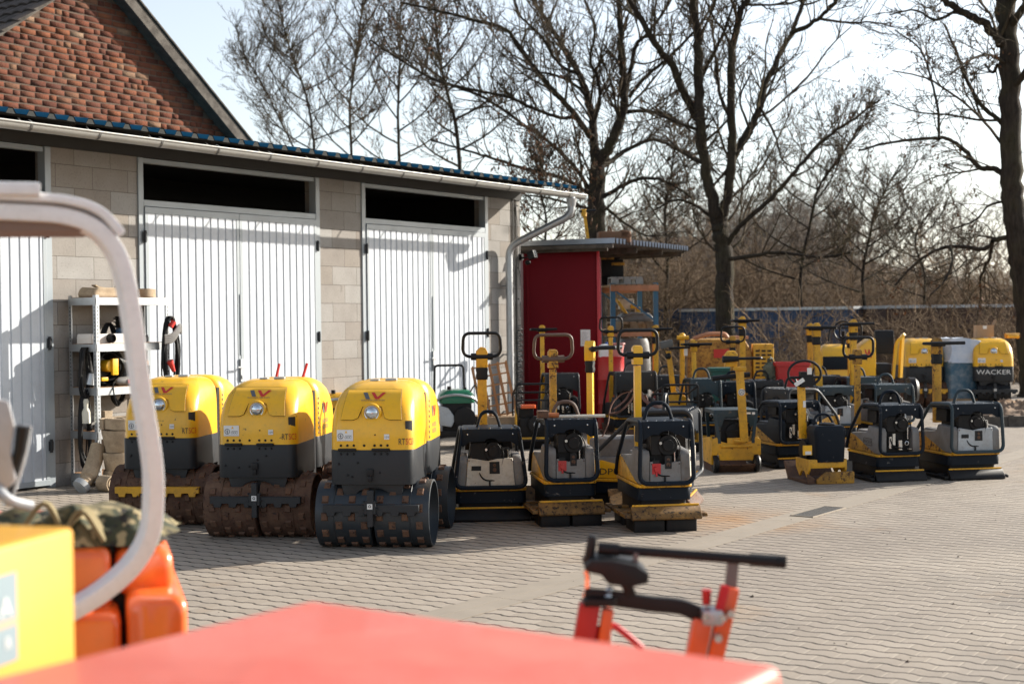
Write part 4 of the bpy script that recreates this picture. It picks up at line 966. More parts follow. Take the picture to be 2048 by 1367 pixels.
def engine_plate(label, loc, yaw, airfilter, sc=1.0, lean=0):
    t = thing('open_engine_plate', label, 'plate compactor', loc, yaw, 'plate compactors parked in rows', sc)
    mb = MB(); mb.prism([(-.08,.12),(.03,.0),(.5,.0),(.62,.13),(.6,.14),(.48,.03),(.05,.03),(-.06,.14)], 'x', -.25, .25); mb.build('base_plate', ENG, t)
    mb = MB()
    for s in (-1,1):
        a_, b_ = sorted((s*.255, s*.235)); mb.prism([(.0,.05),(.02,.52),(.07,.60),(.14,.52),(.16,.16),(.55,.12),(.55,.05)], 'x', a_, b_)
    mb.box(-.235,.235,.02,.06,.10,.16); mb.build('side_plate', YELW, t, bevel=.006)
    mb = MB(); mb.box(-.19,.19,.08,.48,.14,.42); mb.cyl((.02,.0,.33),(.02,.08,.33),.11,n=20); mb.box(-.2,0,.1,.3,.42,.56)
    for k in range(6): mb.box(-.21,-.19,.1,.4,.2+k*.035,.215+k*.035)
    mb.build('engine', ENG, t, bevel=.008)
    mb = MB(); mb.lathe([(.0001,-.02),(.02,-.018),(.045,.0)], (.03,.0,.33), 'y', 16); mb.build('starter_disc', BGREY, t)
    mb = MB(); mb.loft([rrect(.10,.06,.03,3,-.08,.06,z_) for z_ in (.55,.60)]); mb.build('air_filter', airfilter, t, bevel=.01)
    mb = MB(); mb.tube(rpath([(-.24,.05,.25),(-.24,.0,.88),(.24,.0,.88),(.24,.05,.25)], .05), .015, 8); mb.tube(rpath([(-.24,.5,.2),(-.24,.5,.74),(.24,.5,.74),(.24,.5,.2)], .05), .014, 8); mb.tube([(-.24,.0,.66),(.24,.0,.66)],.013,8); mb.tube([(-.24,.0,.86),(-.24,.5,.73)],.013,8); mb.tube([(.24,.0,.86),(.24,.5,.73)],.013,8); mb.build('guard_frame', BLACK, t)
engine_plate('small open engine plate with orange air filter in a square black guard frame', G(1070,898), R(6), ORANGE)
engine_plate('small open engine plate without orange filter behind the block mounted compactors', G(1362,905), R(10), BLACK)
t = thing('tall_plate_compactor', 'worn yellow forward plate with two thin upright yellow bars and a grey box on top', 'plate compactor', G(1366,880), R(5), 'plate compactors parked in rows')
mb = MB(); mb.prism([(-.08,.12),(.03,.0),(.5,.0),(.62,.13),(.6,.14),(.48,.03),(.05,.03),(-.06,.14)], 'x', -.22, .22); mb.build('base_plate', ENG, t)
mb = MB(); mb.box(-.2,.2,.04,.5,.10,.36); mb.prism([(-.22,.1),(-.22,.62),(-.1,.7),(.05,.62),(.22,.45),(.22,.1)], 'y', .02, .06); mb.build('chassis', YELW, t, bevel=.01)
mb = MB(); mb.obox((-.11,.2,.85), Vector((.035,0,0)), Vector((0,.03,0)), Vector((-.05,0,.42))); mb.obox((.05,.25,.95), Vector((.032,0,0)), Vector((0,.03,0)), Vector((.005,0,.48))); pb = mb.build('tow_bar', YELW, t, bevel=.006)
mb = MB(); mb.ball((.055,.25,1.47),(.055,.05,.06)); mb.cyl((-.03,.2,1.46),(.14,.2,1.46),.03,n=12); mb.build('handle_head', YELW, t)
mb = MB(); mb.obox((-.19,.2,1.37), Vector((.09,0,.02)), Vector((0,.06,0)), Vector((-.01,0,.05))); mb.build('control_box', GREYR, t, bevel=.01)
mb = MB(); mb.tube([(-.17,.1,1.31),(.26,.1,1.33)], .018, 8); mb.ball((-.16,.2,1.2),(.05,.05,.06)); mb.build('handle', BLACK, t)
mb = MB(); mb.box(.07,.12,.195,.205,1.2,1.32); mb.build('paper_tag', WHITE, t, smooth=0)

def floor_saw(label, loc, yaw, bodym, bar=True):
    t = thing('floor_saw', label, 'floor saw', loc, yaw)
    mb = MB(); mb.loft([rrect(.24*k_, .30*k_, .08*k_, 4, 0, .3, z_) for z_, k_ in ((.62,1.0),(.68,1.02),(.74,.95),(.79,.72),(.80,.5))]); mb.build('cover', bodym, t, smooth=50)
    mb = MB(); mb.box(-.2,.2,.02,.58,.25,.62); mb.cyl((.1,-.06,.42),(.1,.04,.42),.15,n=20); mb.cyl((-.1,.1,.80),(-.1,.1,.85),.03,n=10); mb.cyl((.12,.2,.79),(.12,.2,.83),.025,n=10); mb.build('engine', ENG, t, bevel=.02)
    mb = MB(); mb.prism([(-.30,.34),(-.08,.30),(-.02,.42),(-.12,.56),(-.26,.60)], 'y', -.05, .03); mb.build('fuel_tank', BGREY, t, bevel=.02)
    mb = MB(); mb.tube(rpath([(-.32,.1,.62),(-.2,-.05,.72),(.0,-.1,.745),(.22,-.06,.70),(.3,.1,.6)],.08), .018, 8); mb.build('bumper_tube', GALV, t)
    mb = MB(); mb.box(-.25,.25,.0,.7,.16,.25); mb.build('frame', ENG, t, bevel=.01)
    for x, y in ((-.27,.08),(.27,.08),(-.27,.6),(.27,.6)):
        mb = MB(); mb.lathe([(.0001,-.025),(.09,-.025),(.10,-.012),(.10,.012),(.09,.025),(.0001,.025)], (x,y,.10), 'x', 20); mb.build('wheel', BLACK, t)
    mb = MB()
    if bar: mb.tube(rpath([(-.30,.55,.4),(-.28,.55,1.12),(.12,.55,1.12),(.14,.55,.4)], .05), .016, 8)
    mb.tube(spline([(.15,.1,.7),(.25,.05,.86),(.33,.1,.74)]), .01, 6); mb.build('handle', BLACK, t)
floor_saw('floor saw with green cover and black roll bar before the white garage door', P(915,900,19.5)*Vector((1,1,0)) if False else Vector((P(915,880,19.3).x, 19.3, 0)), R(5), plain('green_cover', (.012,.14,.075), .35))
floor_saw('yellow covered floor saw with black cap showing between the two clean rollers', Vector((P(690,880,19.0).x, 18.6, 0)), R(5), YELW, False)

# lattice crate leaning on the wall
mb = MB()
for i in range(5): mb.beam((-.24+i*.12,0,0),(-.24+i*.12,0,.75),.02,.02, up=(0,1,0))
for j in range(6): mb.beam((-.24,-.004,.02+j*.14),(.24,-.004,.02+j*.14),.02,.02)
for i in range(5): mb.beam((-.24+i*.12,.10,0),(-.24+i*.12,.10,.75),.016,.016, up=(0,1,0))
lc = tag(mb.build('lattice_crate', paint('orange_wood', (.38,.17,.06), .7, amt=.5)), 'orange wooden lattice crate leaning against the block wall by the spiral hose', 'crate')
lc.location = Vector((P(1000,800,19.6).x, 19.6, .42)); lc.rotation_euler = (R(-12), R(-9), R(12))
mb = MB(); mb.box(-.35,.35,-.3,.3,0,.42); o = tag(mb.build('wooden_crate', WOOD, bevel=.01), 'plain low wooden box under the orange lattice crate', 'crate'); o.location = Vector((P(1000,800,19.6).x, 19.75, 0)); o.rotation_euler = (0,0,R(12))

# ================================================================== dark red shed with lean-to roof
shl, shr = P(1047,640,23.4), P(1194,640,23.45); hS = 2.86
shed = thing('red_shed', 'dark red sheet metal shed with a paper notice and projecting corrugated roof', 'shed', (shl.x, shl.y, 0), math.atan2(shr.y-shl.y, shr.x-shl.x))
ws = (Vector((shr.x, shr.y))-Vector((shl.x, shl.y))).length
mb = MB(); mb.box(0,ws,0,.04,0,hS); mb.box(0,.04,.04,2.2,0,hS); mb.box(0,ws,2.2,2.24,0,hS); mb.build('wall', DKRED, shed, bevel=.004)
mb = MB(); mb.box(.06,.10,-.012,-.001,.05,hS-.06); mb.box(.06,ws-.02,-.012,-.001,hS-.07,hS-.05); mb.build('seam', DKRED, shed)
mb = MB(); mb.box(ws+.001,ws+.05,-.02,.10,0,hS+.01); mb.build('corner_post', plain('sunlit_red_post', (.45,.02,.03), .4), shed, bevel=.005)  # brighter red than the walls, painting in the sunlit edge
mb = MB(); mb.box(ws-.02,ws+.02,.12,2.2,0,hS-.02); mb.build('side_wall', DARKIN, shed)  # dark sheet stands for the shaded inside of the shed
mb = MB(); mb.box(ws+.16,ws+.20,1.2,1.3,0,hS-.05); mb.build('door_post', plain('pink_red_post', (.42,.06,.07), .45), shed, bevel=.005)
mb = MB(); mb.box(-.05,ws-.02,-.06,-.015,hS-.0,hS+.09); mb.build('fascia', GREYR, shed)
pf = P(1170,676,23.15); mb = MB(); xx = ws*.84; mb.box(xx-.08,xx+.08,-.006,-.001,1.30,1.57); nb = mb.build('paper_notice', WHITE, shed, smooth=0)
mb = MB(); 
for k in range(11): mb.box(xx-.065, xx-.065+random.uniform(.06,.13), -.0075,-.006, 1.33+k*.02, 1.334+k*.02)
mb.build('notice_print', INKG, nb, smooth=0)
A_ = P(1040,492,23.3); B_ = P(1226,486,23.0); C_ = P(1378,501,29.0); D_ = Vector((A_.x+.2, 29.5, A_.z+.05))
Mi = (Matrix.Translation(shed.location) @ Matrix.Rotation(shed.rotation_euler.z, 4, 'Z')).inverted()
A_, B_, C_, D_ = [Mi @ q for q in (A_, B_, C_, D_)]
mb = MB(); prof = []; n = 26
for i in range(n):
    for f_, dz in ((0,0),(.45,0),(.58,.09),(.87,.09)): prof.append(((i+f_)/n, dz))
prof.append((1,0)); vs = []
for off_ in (0,-.006):
    for side_ in (0,1):
        for t_, dz in prof:
            a_ = B_.lerp(C_, t_) if side_ == 0 else A_.lerp(D_, t_)
            vs.append(a_ + Vector((0,0,dz+off_)))
nn = len(prof)
mb.add(vs[:2*nn], [(k,k+1,nn+k+1,nn+k) for k in range(nn-1)]); mb.add(vs[2*nn:], [(k,k+1,nn+k+1,nn+k) for k in range(nn-1)], 1)
mb.build('roof', [GALV, GREYR], shed, smooth=20)
for t_ in (.02,.35,.68,.97): mb = MB(); mb.beam(B_.lerp(C_,t_)-Vector((.12,0,.07)), A_.lerp(D_,t_)-Vector((0,0,.07)), .06,.10); mb.build('roof_beam', OLDW, shed)
mb = MB(); mb.beam(A_-Vector((0,0,.045)), B_-Vector((0,0,.045)), .05,.06); mb.build('front_beam', OLDW, shed)

t = thing('plate_compactor', 'rusty plate compactor with leaning yellow bar lying on top of the dark red shed', 'plate compactor', P(1180,486,24.0)+Vector((0,0,.07)), R(4))
mb = MB(); vpole(mb, -.03, 0, -.05, .50, .05, .05, -.07, 0); mb.cyl((-.1,0,.38),(-.1,0,.50),.05,n=12); mb.build('tow_bar', YELW, t)
mb = MB(); mb.tube([(-.18,-.02,.46),(.1,-.02,.48)], .02, 8); mb.build('handle', BLACK, t)
mb = MB(); mb.loft([rrect(.27,.2,.05,3,.42,.1,z_) for z_ in (-.06,.05,.12)]); mb.prism([(.5,.02),(.66,.0),(.70,.04),(.66,.12),(.52,.15)], 'y', -.1, .25); mb.build('body', paint('brown_rust', (.18,.09,.05), .8, amt=.6), t, bevel=.01)
mb = MB(); mb.tube(rpath([(.30,0,.1),(.34,0,.22),(.38,0,.1)],.04), .012, 6); mb.build('lifting_eye', RUST, t)

# pallet rack
RK = P(1226,640,27.0); rk = thing('pallet_rack', 'pallet rack with blue uprights and pale orange beams beside the red shed', 'rack', (RK.x, 27.0, 0), R(4))
BLUEP = paint('blue_rack_paint', (.02,.14,.26), .45, amt=.35, scale=6); ORB = paint('faded_orange_beam', (.55,.25,.13), .55, amt=.4, scale=6)
for x, y in ((0,0),(.82,0),(0,1.9),(.82,1.9)):
    mb = MB(); mb.box(x-.045,x+.045,y-.04,y+.04,0,2.42)
    for k in range(24): mb.box(x-.02,x+.02,y-.043,y-.0405,.1+k*.095,.13+k*.095)
    mb.build('upright', BLUEP, rk)
for y_ in (-.02, 1.9): mb = MB(); mb.beam((.04,y_,2.28),(.78,y_,1.72),.04,.03); mb.build('brace', BLUEP, rk)
for z in (1.46, 2.32):
    for y_ in (-.075, 1.945): mb = MB(); mb.box(-.05,.87,y_,y_+.03,z-.055,z+.055); mb.build('beam', ORB, rk, bevel=.004)
    mb = MB(); 
    for k in range(9): mb.box(-.04+k*.1,.04+k*.1,-.07,1.97,z+.058,z+.078)
    mb.build('deck', WOOD, rk)
def pallet(name, label, o, yaw, w_=.8, l_=1.1, m=WOOD, g='pallets on the rack'):
    t = thing(name, label, 'pallet', o, yaw, g)
    mb = MB()
    for k in range(5): mb.box(-w_/2+k*w_/5, -w_/2+k*w_/5+w_/6.2, 0, l_, .12, .142)
    for y in (0,l_/2-.05,l_-.1): mb.box(-w_/2,w_/2,y,y+.1,.098,.118); mb.box(-w_/2,w_/2,y,y+.1,0,.02)
    for y in (0,l_/2-.05,l_-.1):
        for x in (-w_/2,-.07,w_/2-.14): mb.box(x,x+.14,y,y+.1,.022,.096)
    mb.build('pallet_boards', m, t); return t
def onrack(x, y, z): return rk.matrix_basis @ Vector((x, y, z))
pallet('pallet', 'wooden pallet loaded with grey machine parts on the lower rack level', onrack(.42,.1,1.54), R(4), .76)
pallet('pallet', 'pale empty pallet lying on the topmost rack beams', onrack(.30,.1,2.40), R(4), .6, 1.1, BGREY)
t = thing('machine_part', 'dusty grey and yellow plate parts heaped on the loaded pallet', 'machine part', onrack(.42,.2,1.685), R(4))
mb = MB(); mb.loft([rrect(.3*k_,.3*k_,.06,3,.08,.35,z_) for z_,k_ in ((0,1.05),(.05,1.1),(.12,1.0),(.17,.8))]); mb.tube([(-.3,-.05,.05),(-.05,-.1,.16),(.2,-.1,.14)],.03,8); mb.build('cast_base', LGREY, t, bevel=.01)
mb = MB(); mb.obox((-.22,.1,.30), Vector((.06,0,-.05)), Vector((0,.1,0)), Vector((-.09,0,.14))); mb.obox((.02,.2,.29), Vector((.05,0,0)), Vector((0,.08,0)), Vector((.0,0,.04))); mb.box(.08,.16,.12,.3,.17,.28); mb.build('yellow_cover', YELW, t, bevel=.01)
mb = MB(); mb.obox((-.1,.25,.34), Vector((.14,0,.0)), Vector((0,.1,0)), Vector((0,0,.10))); mb.build('pale_cover', CREAM, t, bevel=.02)
t = thing('engine_unit', 'dark engine unit with yellow rim stacked on the topmost rack level beside the pale pallet', 'engine', onrack(-.02,.4,2.40), R(4))
mb = MB(); mb.box(-.1,.34,.3,.8,.16,.5); mb.box(-.1,.34,.3,.8,0,.15); mb.cyl((.22,.25,.6),(.22,.5,.6),.10,n=14); mb.build('block', ENG, t, bevel=.02)
mb = MB(); mb.box(.1,.36,.28,.7,.38,.44); mb.box(-.12,.15,.26,.5,.50,.62); mb.build('yellow_rim', YELD, t, bevel=.01)
t = thing('grey_sheet', 'crumpled grey sheet draped over a tub under the pallet rack', 'sheet', onrack(.42,.25,0), R(4))
mb = MB(); rr_ = []
for z_, k_ in ((0,.32),(.6,.34),(1.0,.33),(1.28,.30),(1.36,.27)): rr_.append([(math.cos(a_)*k_*(1+.06*math.sin(7*a_)), math.sin(a_)*k_*.8, z_) for a_ in np.linspace(0,2*PI,29)[:-1]])
mb.loft(rr_); mb.build('sheet_folds', LGREY, t)

# containers behind
def container(name, label, p, ang, Lc, Hc, Wc, m, top, pitch=.28):
    t = thing(name, label, 'container', p, ang)
    mb = MB(); prof = []; x = 0.06
    while x < Lc-.06:
        for dx, dy in ((0,0),(.10,0),(.14,.04),(.24,.04)):
            if x+dx < Lc-.06: prof.append((x+dx, dy))
        x += pitch
    prof.append((Lc-.06,0)); n = len(prof)
    mb.add([(x_,y_,z_) for z_ in (.12,Hc-.08) for x_,y_ in prof], [(k,k+1,n+k+1,n+k) for k in range(n-1)])
    mb.box(0,Lc,Wc-.04,Wc,.1,Hc-.08); mb.box(0,.05,.05,Wc-.04,.1,Hc-.08)
    pe = []; y = .06
    while y < Wc-.06:
        for dy, dx in ((0,0),(.08,0),(.12,-.04),(.2,-.04)):
            if y+dy < Wc-.06: pe.append((Lc+dx, y+dy))
        y += .24
    pe.append((Lc,Wc-.06)); n = len(pe)
    mb.add([(x_,y_,z_) for z_ in (.12,Hc-.08) for x_,y_ in pe], [(k,k+1,n+k+1,n+k) for k in range(n-1)])
    mb.build('side_wall', m, t, smooth=20)
    mb = MB(); mb.box(-.02,Lc+.02,-.03,.05,Hc-.08,Hc); mb.box(-.02,Lc+.02,Wc-.05,Wc+.03,Hc-.08,Hc); mb.box(-.02,.05,.05,Wc-.05,Hc-.08,Hc); mb.box(Lc-.05,Lc+.02,.05,Wc-.05,Hc-.08,Hc)
    mb.build('top_rail', top, t)
    mb = MB(); mb.box(-.02,Lc+.02,-.03,Wc+.03,0,.12)
    for x in (0,Lc-.06):
        for y in (-.01,Wc-.06): mb.box(x,x+.07,y,y+.07,.12,Hc-.081)
    mb.build('frame', m, t); return t
BLC = paint('blue_container', (.007,.042,.115), .5, dirt=(.10,.09,.08), amt=.35, scale=1.2); BRC = paint('brown_container', (.040,.018,.014), .65, dirt=(.09,.05,.03), amt=.6, scale=1.5)
c0 = P(1705,640,40.0); container('container', 'blue ribbed open container with one sunlit end behind the bare shrubs', Vector((c0.x-6.2*.70, c0.y+6.2*.714, 0)), math.atan2(-.714,.70), 6.2, 2.02, 2.4, BLC, GALV)  # pale top rail colour stands for the sunlit upper edge
c1 = P(1300,640,45.5); container('container', 'plain blue container farther back behind the pallet rack and tree trunk', Vector((c1.x, 45.5, 0)), R(2), 4.5, 2.05, 2.4, BLC, BLC, .9)
c2_ = P(1771,640,38.3); container('container', 'long dark brown container overgrown by dry stems behind the back rollers', Vector((c2_.x, 38.3, 0)), R(3), 12.0, 2.02, 2.4, BRC, BGREY, .6)  # pale rail paints in the lit top edge of the brown container

# ================================================================== ride-on roller, compressor and odds and ends
t = thing('ride_on_roller', 'yellow ride-on roller with red stroke on its bonnet, dark seat and steering wheel', 'roller', Vector((P(1700,800,23.5).x, 23.5, 0)), R(-4))
mb = MB(); mb.loft([rrect(h_, d_, .10, 4, -.18, d0, z_) for z_, h_, d_, d0 in ((.62,.30,.34,.34),(.95,.30,.34,.34),(1.12,.28,.30,.37),(1.22,.24,.24,.42),(1.27,.17,.16,.46))]); mb.build('bonnet', YEL, t, smooth=50)
mb = MB(); mb.box(-.44,-.02,-.02,.01,.86,1.08); mb.build('grille', NAVY, t, bevel=.01)
mb = MB(); mb.prism([(.10,.70),(.10,1.12),(.2,1.25),(.38,1.38),(.44,1.36),(.44,.70)], 'y', .05, .65); fe = mb.build('fender', YEL, t, bevel=.03)
mb = MB(); 
for k in range(3): mb.obox((.28+k*.03,.045,1.12), Vector((.01,0,0)), Vector((0,.002,0)), Vector((-.02+.02*(k%2)*2,0,.07)))
mb.build('red_mark', REDM, fe, smooth=0)
mb = MB(); mb.box(.44,.72,.15,.65,.75,.95); mb.obox((.66,.5,1.3), Vector((.16,0,0)), Vector((0,.05,0)), Vector((0,.03,.20))); mb.build('seat', BLACK, t, bevel=.03)
mb = MB(); mb.torus((-.05,.3,1.50), .16, .014, 'y', 20, 6); mb.tube(rpath([(-.30,.3,1.32),(-.27,.3,1.55),(.1,.3,1.55),(.14,.3,1.35)],.06),.014,8); mb.cyl((-.05,.35,1.2),(-.05,.3,1.5),.03,n=10); mb.build('steering_wheel', BLACK, t)
mb = MB(); mb.tube(rpath([(.72,.1,.7),(.78,.1,1.30),(.9,.1,1.42),(.94,.4,1.42),(.92,.5,.7)],.06), .02, 4, rect=(.022,.035)); mb.build('roll_bar', YEL, t)
for y in (.0,1.1):
    mb = MB(); mb.lathe([(.0001,-.42),(.30,-.42),(.31,-.4),(.31,.4),(.30,.42),(.0001,.42)], (0,y+.1,.31), 'x', 32); mb.build('drum', STEEL, t)
mb = MB(); mb.box(-.46,.46,-.1,1.35,.50,.66); mb.build('chassis', DGREY, t, bevel=.02)
mb = MB(); mb.lathe([(.05,-.08),(.17,-.1),(.22,-.05),(.22,.05),(.17,.1),(.05,.08)], (1.02,.1,.5), 'x', 24); mb.build('spare_tyre', BLACK, t)

t = thing('compressor', 'dented ochre compressor with louvred end and a pipe on top behind the plate compactors', 'compressor', Vector((P(1440,800,24.5).x, 24.5, 0)), R(-6))
mb = MB(); mb.prism([(-.55,.35),(-.55,1.12),(-.48,1.36),(.42,1.38),(.56,1.14),(.56,.35)], 'y', 0, 1.6); mb.build('body', paint('ochre_worn_paint', (.50,.26,.03), .6, dirt=(.18,.08,.03), amt=.9, chip=(.16,.07,.03), chipamt=.4, scale=4), t, bevel=.04)
mb = MB()
mb.box(.57,.92,-.05,.5,.35,1.28); mb.build('end_cover', YELW, t, bevel=.02)
mb = MB()
for k in range(8):
    for i in range(3): mb.box(.61+i*.1,.68+i*.1,-.054,-.049,.66+k*.07,.69+k*.07)
mb.build('louvre', DARKIN, t)
mb = MB(); mb.tube(rpath([(-.45,.2,1.38),(-.2,.2,1.46),(.1,.2,1.46),(.15,.2,1.38)],.08),.04,8); mb.box(.2,.5,.1,.5,1.37,1.42); mb.build('top_pipe', ORB, t)
for x in (-.42,.42):
    mb = MB(); mb.lathe([(.05,-.08),(.25,-.08),(.3,-.04),(.3,.04),(.25,.08),(.05,.08)], (x,.7,.3), 'x', 24); mb.build('wheel', BLACK, t)
mb = MB(); mb.box(-.1,.2,-.012,-.001,1.05,1.2); mb.build('red_label', REDM, t, smooth=0)

def tub(name, label, cat, loc, r0, r1, h, m, g=None, rim=True, n=28):
    mb = MB(); mb.lathe([(.0001,0),(r0,0),(r1,h),(r1+.015,h+.005) if rim else (r1,h),(r1+.012,h+.025),(r1-.012,h+.025),(r1-.02,h-.02),(r0-.02,.03),(.0001,.03)], n=n)
    o = tag(mb.build(name, m), label, cat, g); o.location = loc; return o
b = Vector((P(1219,800,23.0).x, 22.6, 0))
t = thing('oil_drum', 'red oil drum with a white canister and pink bucket on its lid', 'barrel', b, 0)
mb = MB(); mb.lathe([(.0001,0),(.205,0),(.215,.03),(.21,.38),(.222,.4),(.21,.42),(.21,.76),(.222,.78),(.21,.80),(.21,1.12),(.217,1.14),(.205,1.15),(.195,1.13),(.0001,1.13)], n=32); mb.build('shell', RED, t)
mb = MB(); mb.cyl((.12,-.1,1.13),(.12,-.1,1.15),.03,n=10); mb.build('bung', GALV, t)
tub('bucket', 'pink plastic bucket on the lid of the red oil drum', 'bucket', b+Vector((.10,-.02,1.135)), .08, .115, .20, plain('pink_plastic', (.55,.24,.22), .5))
t = thing('canister', 'white plastic canister with blue cap on the red oil drum', 'canister', b+Vector((-.10,-.06,1.135)), .2)
mb = MB(); mb.loft([rrect(.09*k_,.06*k_,.02,3,0,0,z_) for z_,k_ in ((0,1),(.17,1),(.20,.8),(.21,.5))]); mb.build('body', WHITE, t)
mb = MB(); mb.cyl((.03,0,.205),(.03,0,.24),.022,n=10); mb.build('cap', plain('blue_cap', (.02,.08,.35), .4), t)
mb = MB(); mb.loft([rrect(.25*k_,.2*k_,.03,3,0,0,z_) for z_,k_ in ((0,.82),(1.0,1.0),(1.005,1.08),(1.06,1.08),(1.06,.98),(.9,.95))], cap1=True)
o = tag(mb.build('red_bin', RED), 'tall red plastic bin between the collared bars of two compactors', 'bin'); o.location = Vector((P(1580,800,21.5).x, 21.5, 0)); o.rotation_euler=(0,0,.1)
mb = MB(); mb.loft([rrect(.16,.16,.03,3,0,0,z_) for z_ in (0,.92)]); mb.loft([rrect(.18,.18,.03,3,0,0,z_) for z_ in (.923,.97)])
o = tag(mb.build('green_crate', plain('green_plastic', (.012,.10,.085), .5)), 'teal green plastic crate behind the wheeled plate', 'crate'); o.location = Vector((P(1440,800,22.0).x, 22.0, 0))
t = thing('mesh_bag', 'grey green mesh bag hanging over the dusty black compactor', 'bag', Vector((P(1541,745,21.45).x, 21.45, .80)), 0, None, 1.25)
mb = MB(); mb.ball((0,0,.10),(.09,.07,.11),14,10); mb.ball((.07,.0,.03),(.07,.06,.05),10,6); mb.tube(spline([(-.05,0,.18),(0,0,.26),(.06,0,.18)]),.012,6); mb.build('bag_cloth', plain('camouflage_net', (.13,.14,.10), .9, var=.6, scale=40, bmp=.5), t, jitter=.014)
# sack, tarpaulin, carton by the back rollers
t = thing('tarpaulin_bale', 'pale blue tarpaulin folded over a pallet between the two back rollers', 'tarpaulin', Vector((P(1932,800,26.5).x, 26.5, 0)), .1)
TARP = paint('printed_tarpaulin', (.42,.50,.62), .45, dirt=(.62,.66,.72), amt=.9, scale=5, bmp=.1)
mb = MB(); mb.box(-.3,.35,0,.9,0,.18); mb.build('pallet_base', WOOD, t)
mb = MB(); mb.loft([rrect(.27,.38,.04,3,-.02,.43,z_) for z_ in (.18,.5,.86)]); mb.build('lower_bale', paint('blue_printed_cloth', (.03,.10,.16), .6, dirt=(.25,.28,.3), amt=.9, scale=9), t, jitter=.01)
mb = MB(); mb.loft([rrect(.30*k_,.42,.05,4,dx_,.45,z_) for z_,k_,dx_ in ((.86,1.0,.0),(.95,1.1,.05),(1.12,1.25,.12),(1.25,1.0,.02),(1.31,.4,-.15))]); mb.build('tarpaulin_folds', TARP, t, jitter=.02)
t = thing('open_carton', 'open brown cardboard carton with raised flap standing on the back roller', 'carton', Vector((P(1974,690,26.9).x, 27.0, 1.272)), R(-6))
CARD = paint('cardboard', (.38,.25,.15), .85, dirt=(.3,.19,.11), amt=.4)
mb = MB()
for a_ in ((-.16,.16,0,.01),(-.16,.16,.25,.26),(-.16,-.15,.01,.25),(.15,.16,.01,.25)): mb.box(a_[0],a_[1],a_[2],a_[3],0,.27)
mb.box(-.15,.15,.01,.25,0,.008); mb.build('box_walls', CARD, t)
mb = MB(); mb.obox((.185,.13,.30), Vector((.0,.12,0)), Vector((.03,0,.07)), Vector((.002,0,-.001))); mb.build('flap', CARD, t)
mb = MB(); mb.box(-.04,.03,-.003,-.001,.20,.26); mb.build('label', WHITE, t)
t = thing('foam_roll', 'mustard yellow roll lying across the back of the white lettered roller', 'roll', Vector((P(2018,690,27.9).x, 27.75, 1.275)), 0)
mb = MB(); mb.cyl((-.12,0,.05),(.16,0,.05),.05,n=12); mb.build('roll_body', YELD, t, jitter=.01); mb = MB(); mb.cyl((-.10,-.07,.03),(.12,-.07,.03),.03,n=10); mb.build('roll_strap', YELW, t, jitter=.006)
# soil heap with kerb of planks
rng = np.random.default_rng(5); gp = G(2075, 842); nx = 60; V_ = []; 
for j in range(nx+1):
    for i in range(nx+1):
        x = -1.6+3.2*i/nx; y = -1.0+2.0*j/nx; h = .34*max(0,1-(x/1.6)**2)*max(0,1-(y/1.0)**2)
        V_.append((x, y, h*(1+.10*rng.standard_normal()+.16*math.sin(9*x+3*y)*math.sin(7*y-4*x)+.1*math.sin(23*x)*math.sin(19*y))-.01))
mb = MB(); mb.add(V_, [(j*(nx+1)+i, j*(nx+1)+i+1, (j+1)*(nx+1)+i+1, (j+1)*(nx+1)+i) for j in range(nx) for i in range(nx)])
o = tag(mb.build('soil_heap', plain('brown_soil', (.22,.15,.10), .95, var=.5, scale=14, bmp=.6), smooth=70), 'low heap of light brown soil and clods beside the back rollers', 'soil heap', kind='stuff'); o.location = gp
mb = MB(); mb.box(-1.7,1.7,-.06,.0,0,.16); 
for k in range(9): mb.box(-1.6+k*.38,-1.52+k*.38,-.085,-.061,0,.18)
o = tag(mb.build('plank_edging', OLDW), 'dark plank edging in front of the soil heap', 'edging'); o.location = gp+Vector((0,-.98,0))

# strap over the sideways compactor, axe on the brown-handled one
strap = MB(); q0 = P(1290,800,13.45)
for pts_ in ([(1228,818),(1250,800),(1262,782),(1275,776),(1290,800),(1312,812),(1330,812)], [(1262,782),(1240,790),(1222,812),(1215,850),(1198,885)], [(1275,776),(1262,800),(1240,822),(1218,828)], [(1290,790),(1300,818),(1308,840)]):
    strap.tube(spline([P(x_, y_, 13.35+.05*math.sin(i)) for i, (x_, y_) in enumerate(pts_)], 6), .012, 4, rect=(.016,.004))
tag(strap.build('leather_strap', plain('brown_strap', (.13,.06,.045), .7, var=.4)), 'worn brown strap looped over the frame of the sideways compactor', 'strap')
M_ = c2.matrix_basis
t = thing('sledge_hammer', 'hammer with pale wooden handle lying on the canopy of the brown-handled compactor', 'hammer', M_ @ Vector((0,.03,.825)), R(6))
mb = MB(); mb.cyl((-.10,.0,.0),(.30,-.02,-.0),.014,n=8); mb.build('shaft', CREAM, t)
mb = MB(); mb.cyl((-.24,.02,.01),(-.09,.0,.01),.022,n=8); mb.build('grip', paint('orange_grip', (.42,.12,.03), .6), t)
mb = MB(); mb.box(-.27,-.18,-.03,.10,-.012,.05); mb.build('head', RUST, t, bevel=.008)
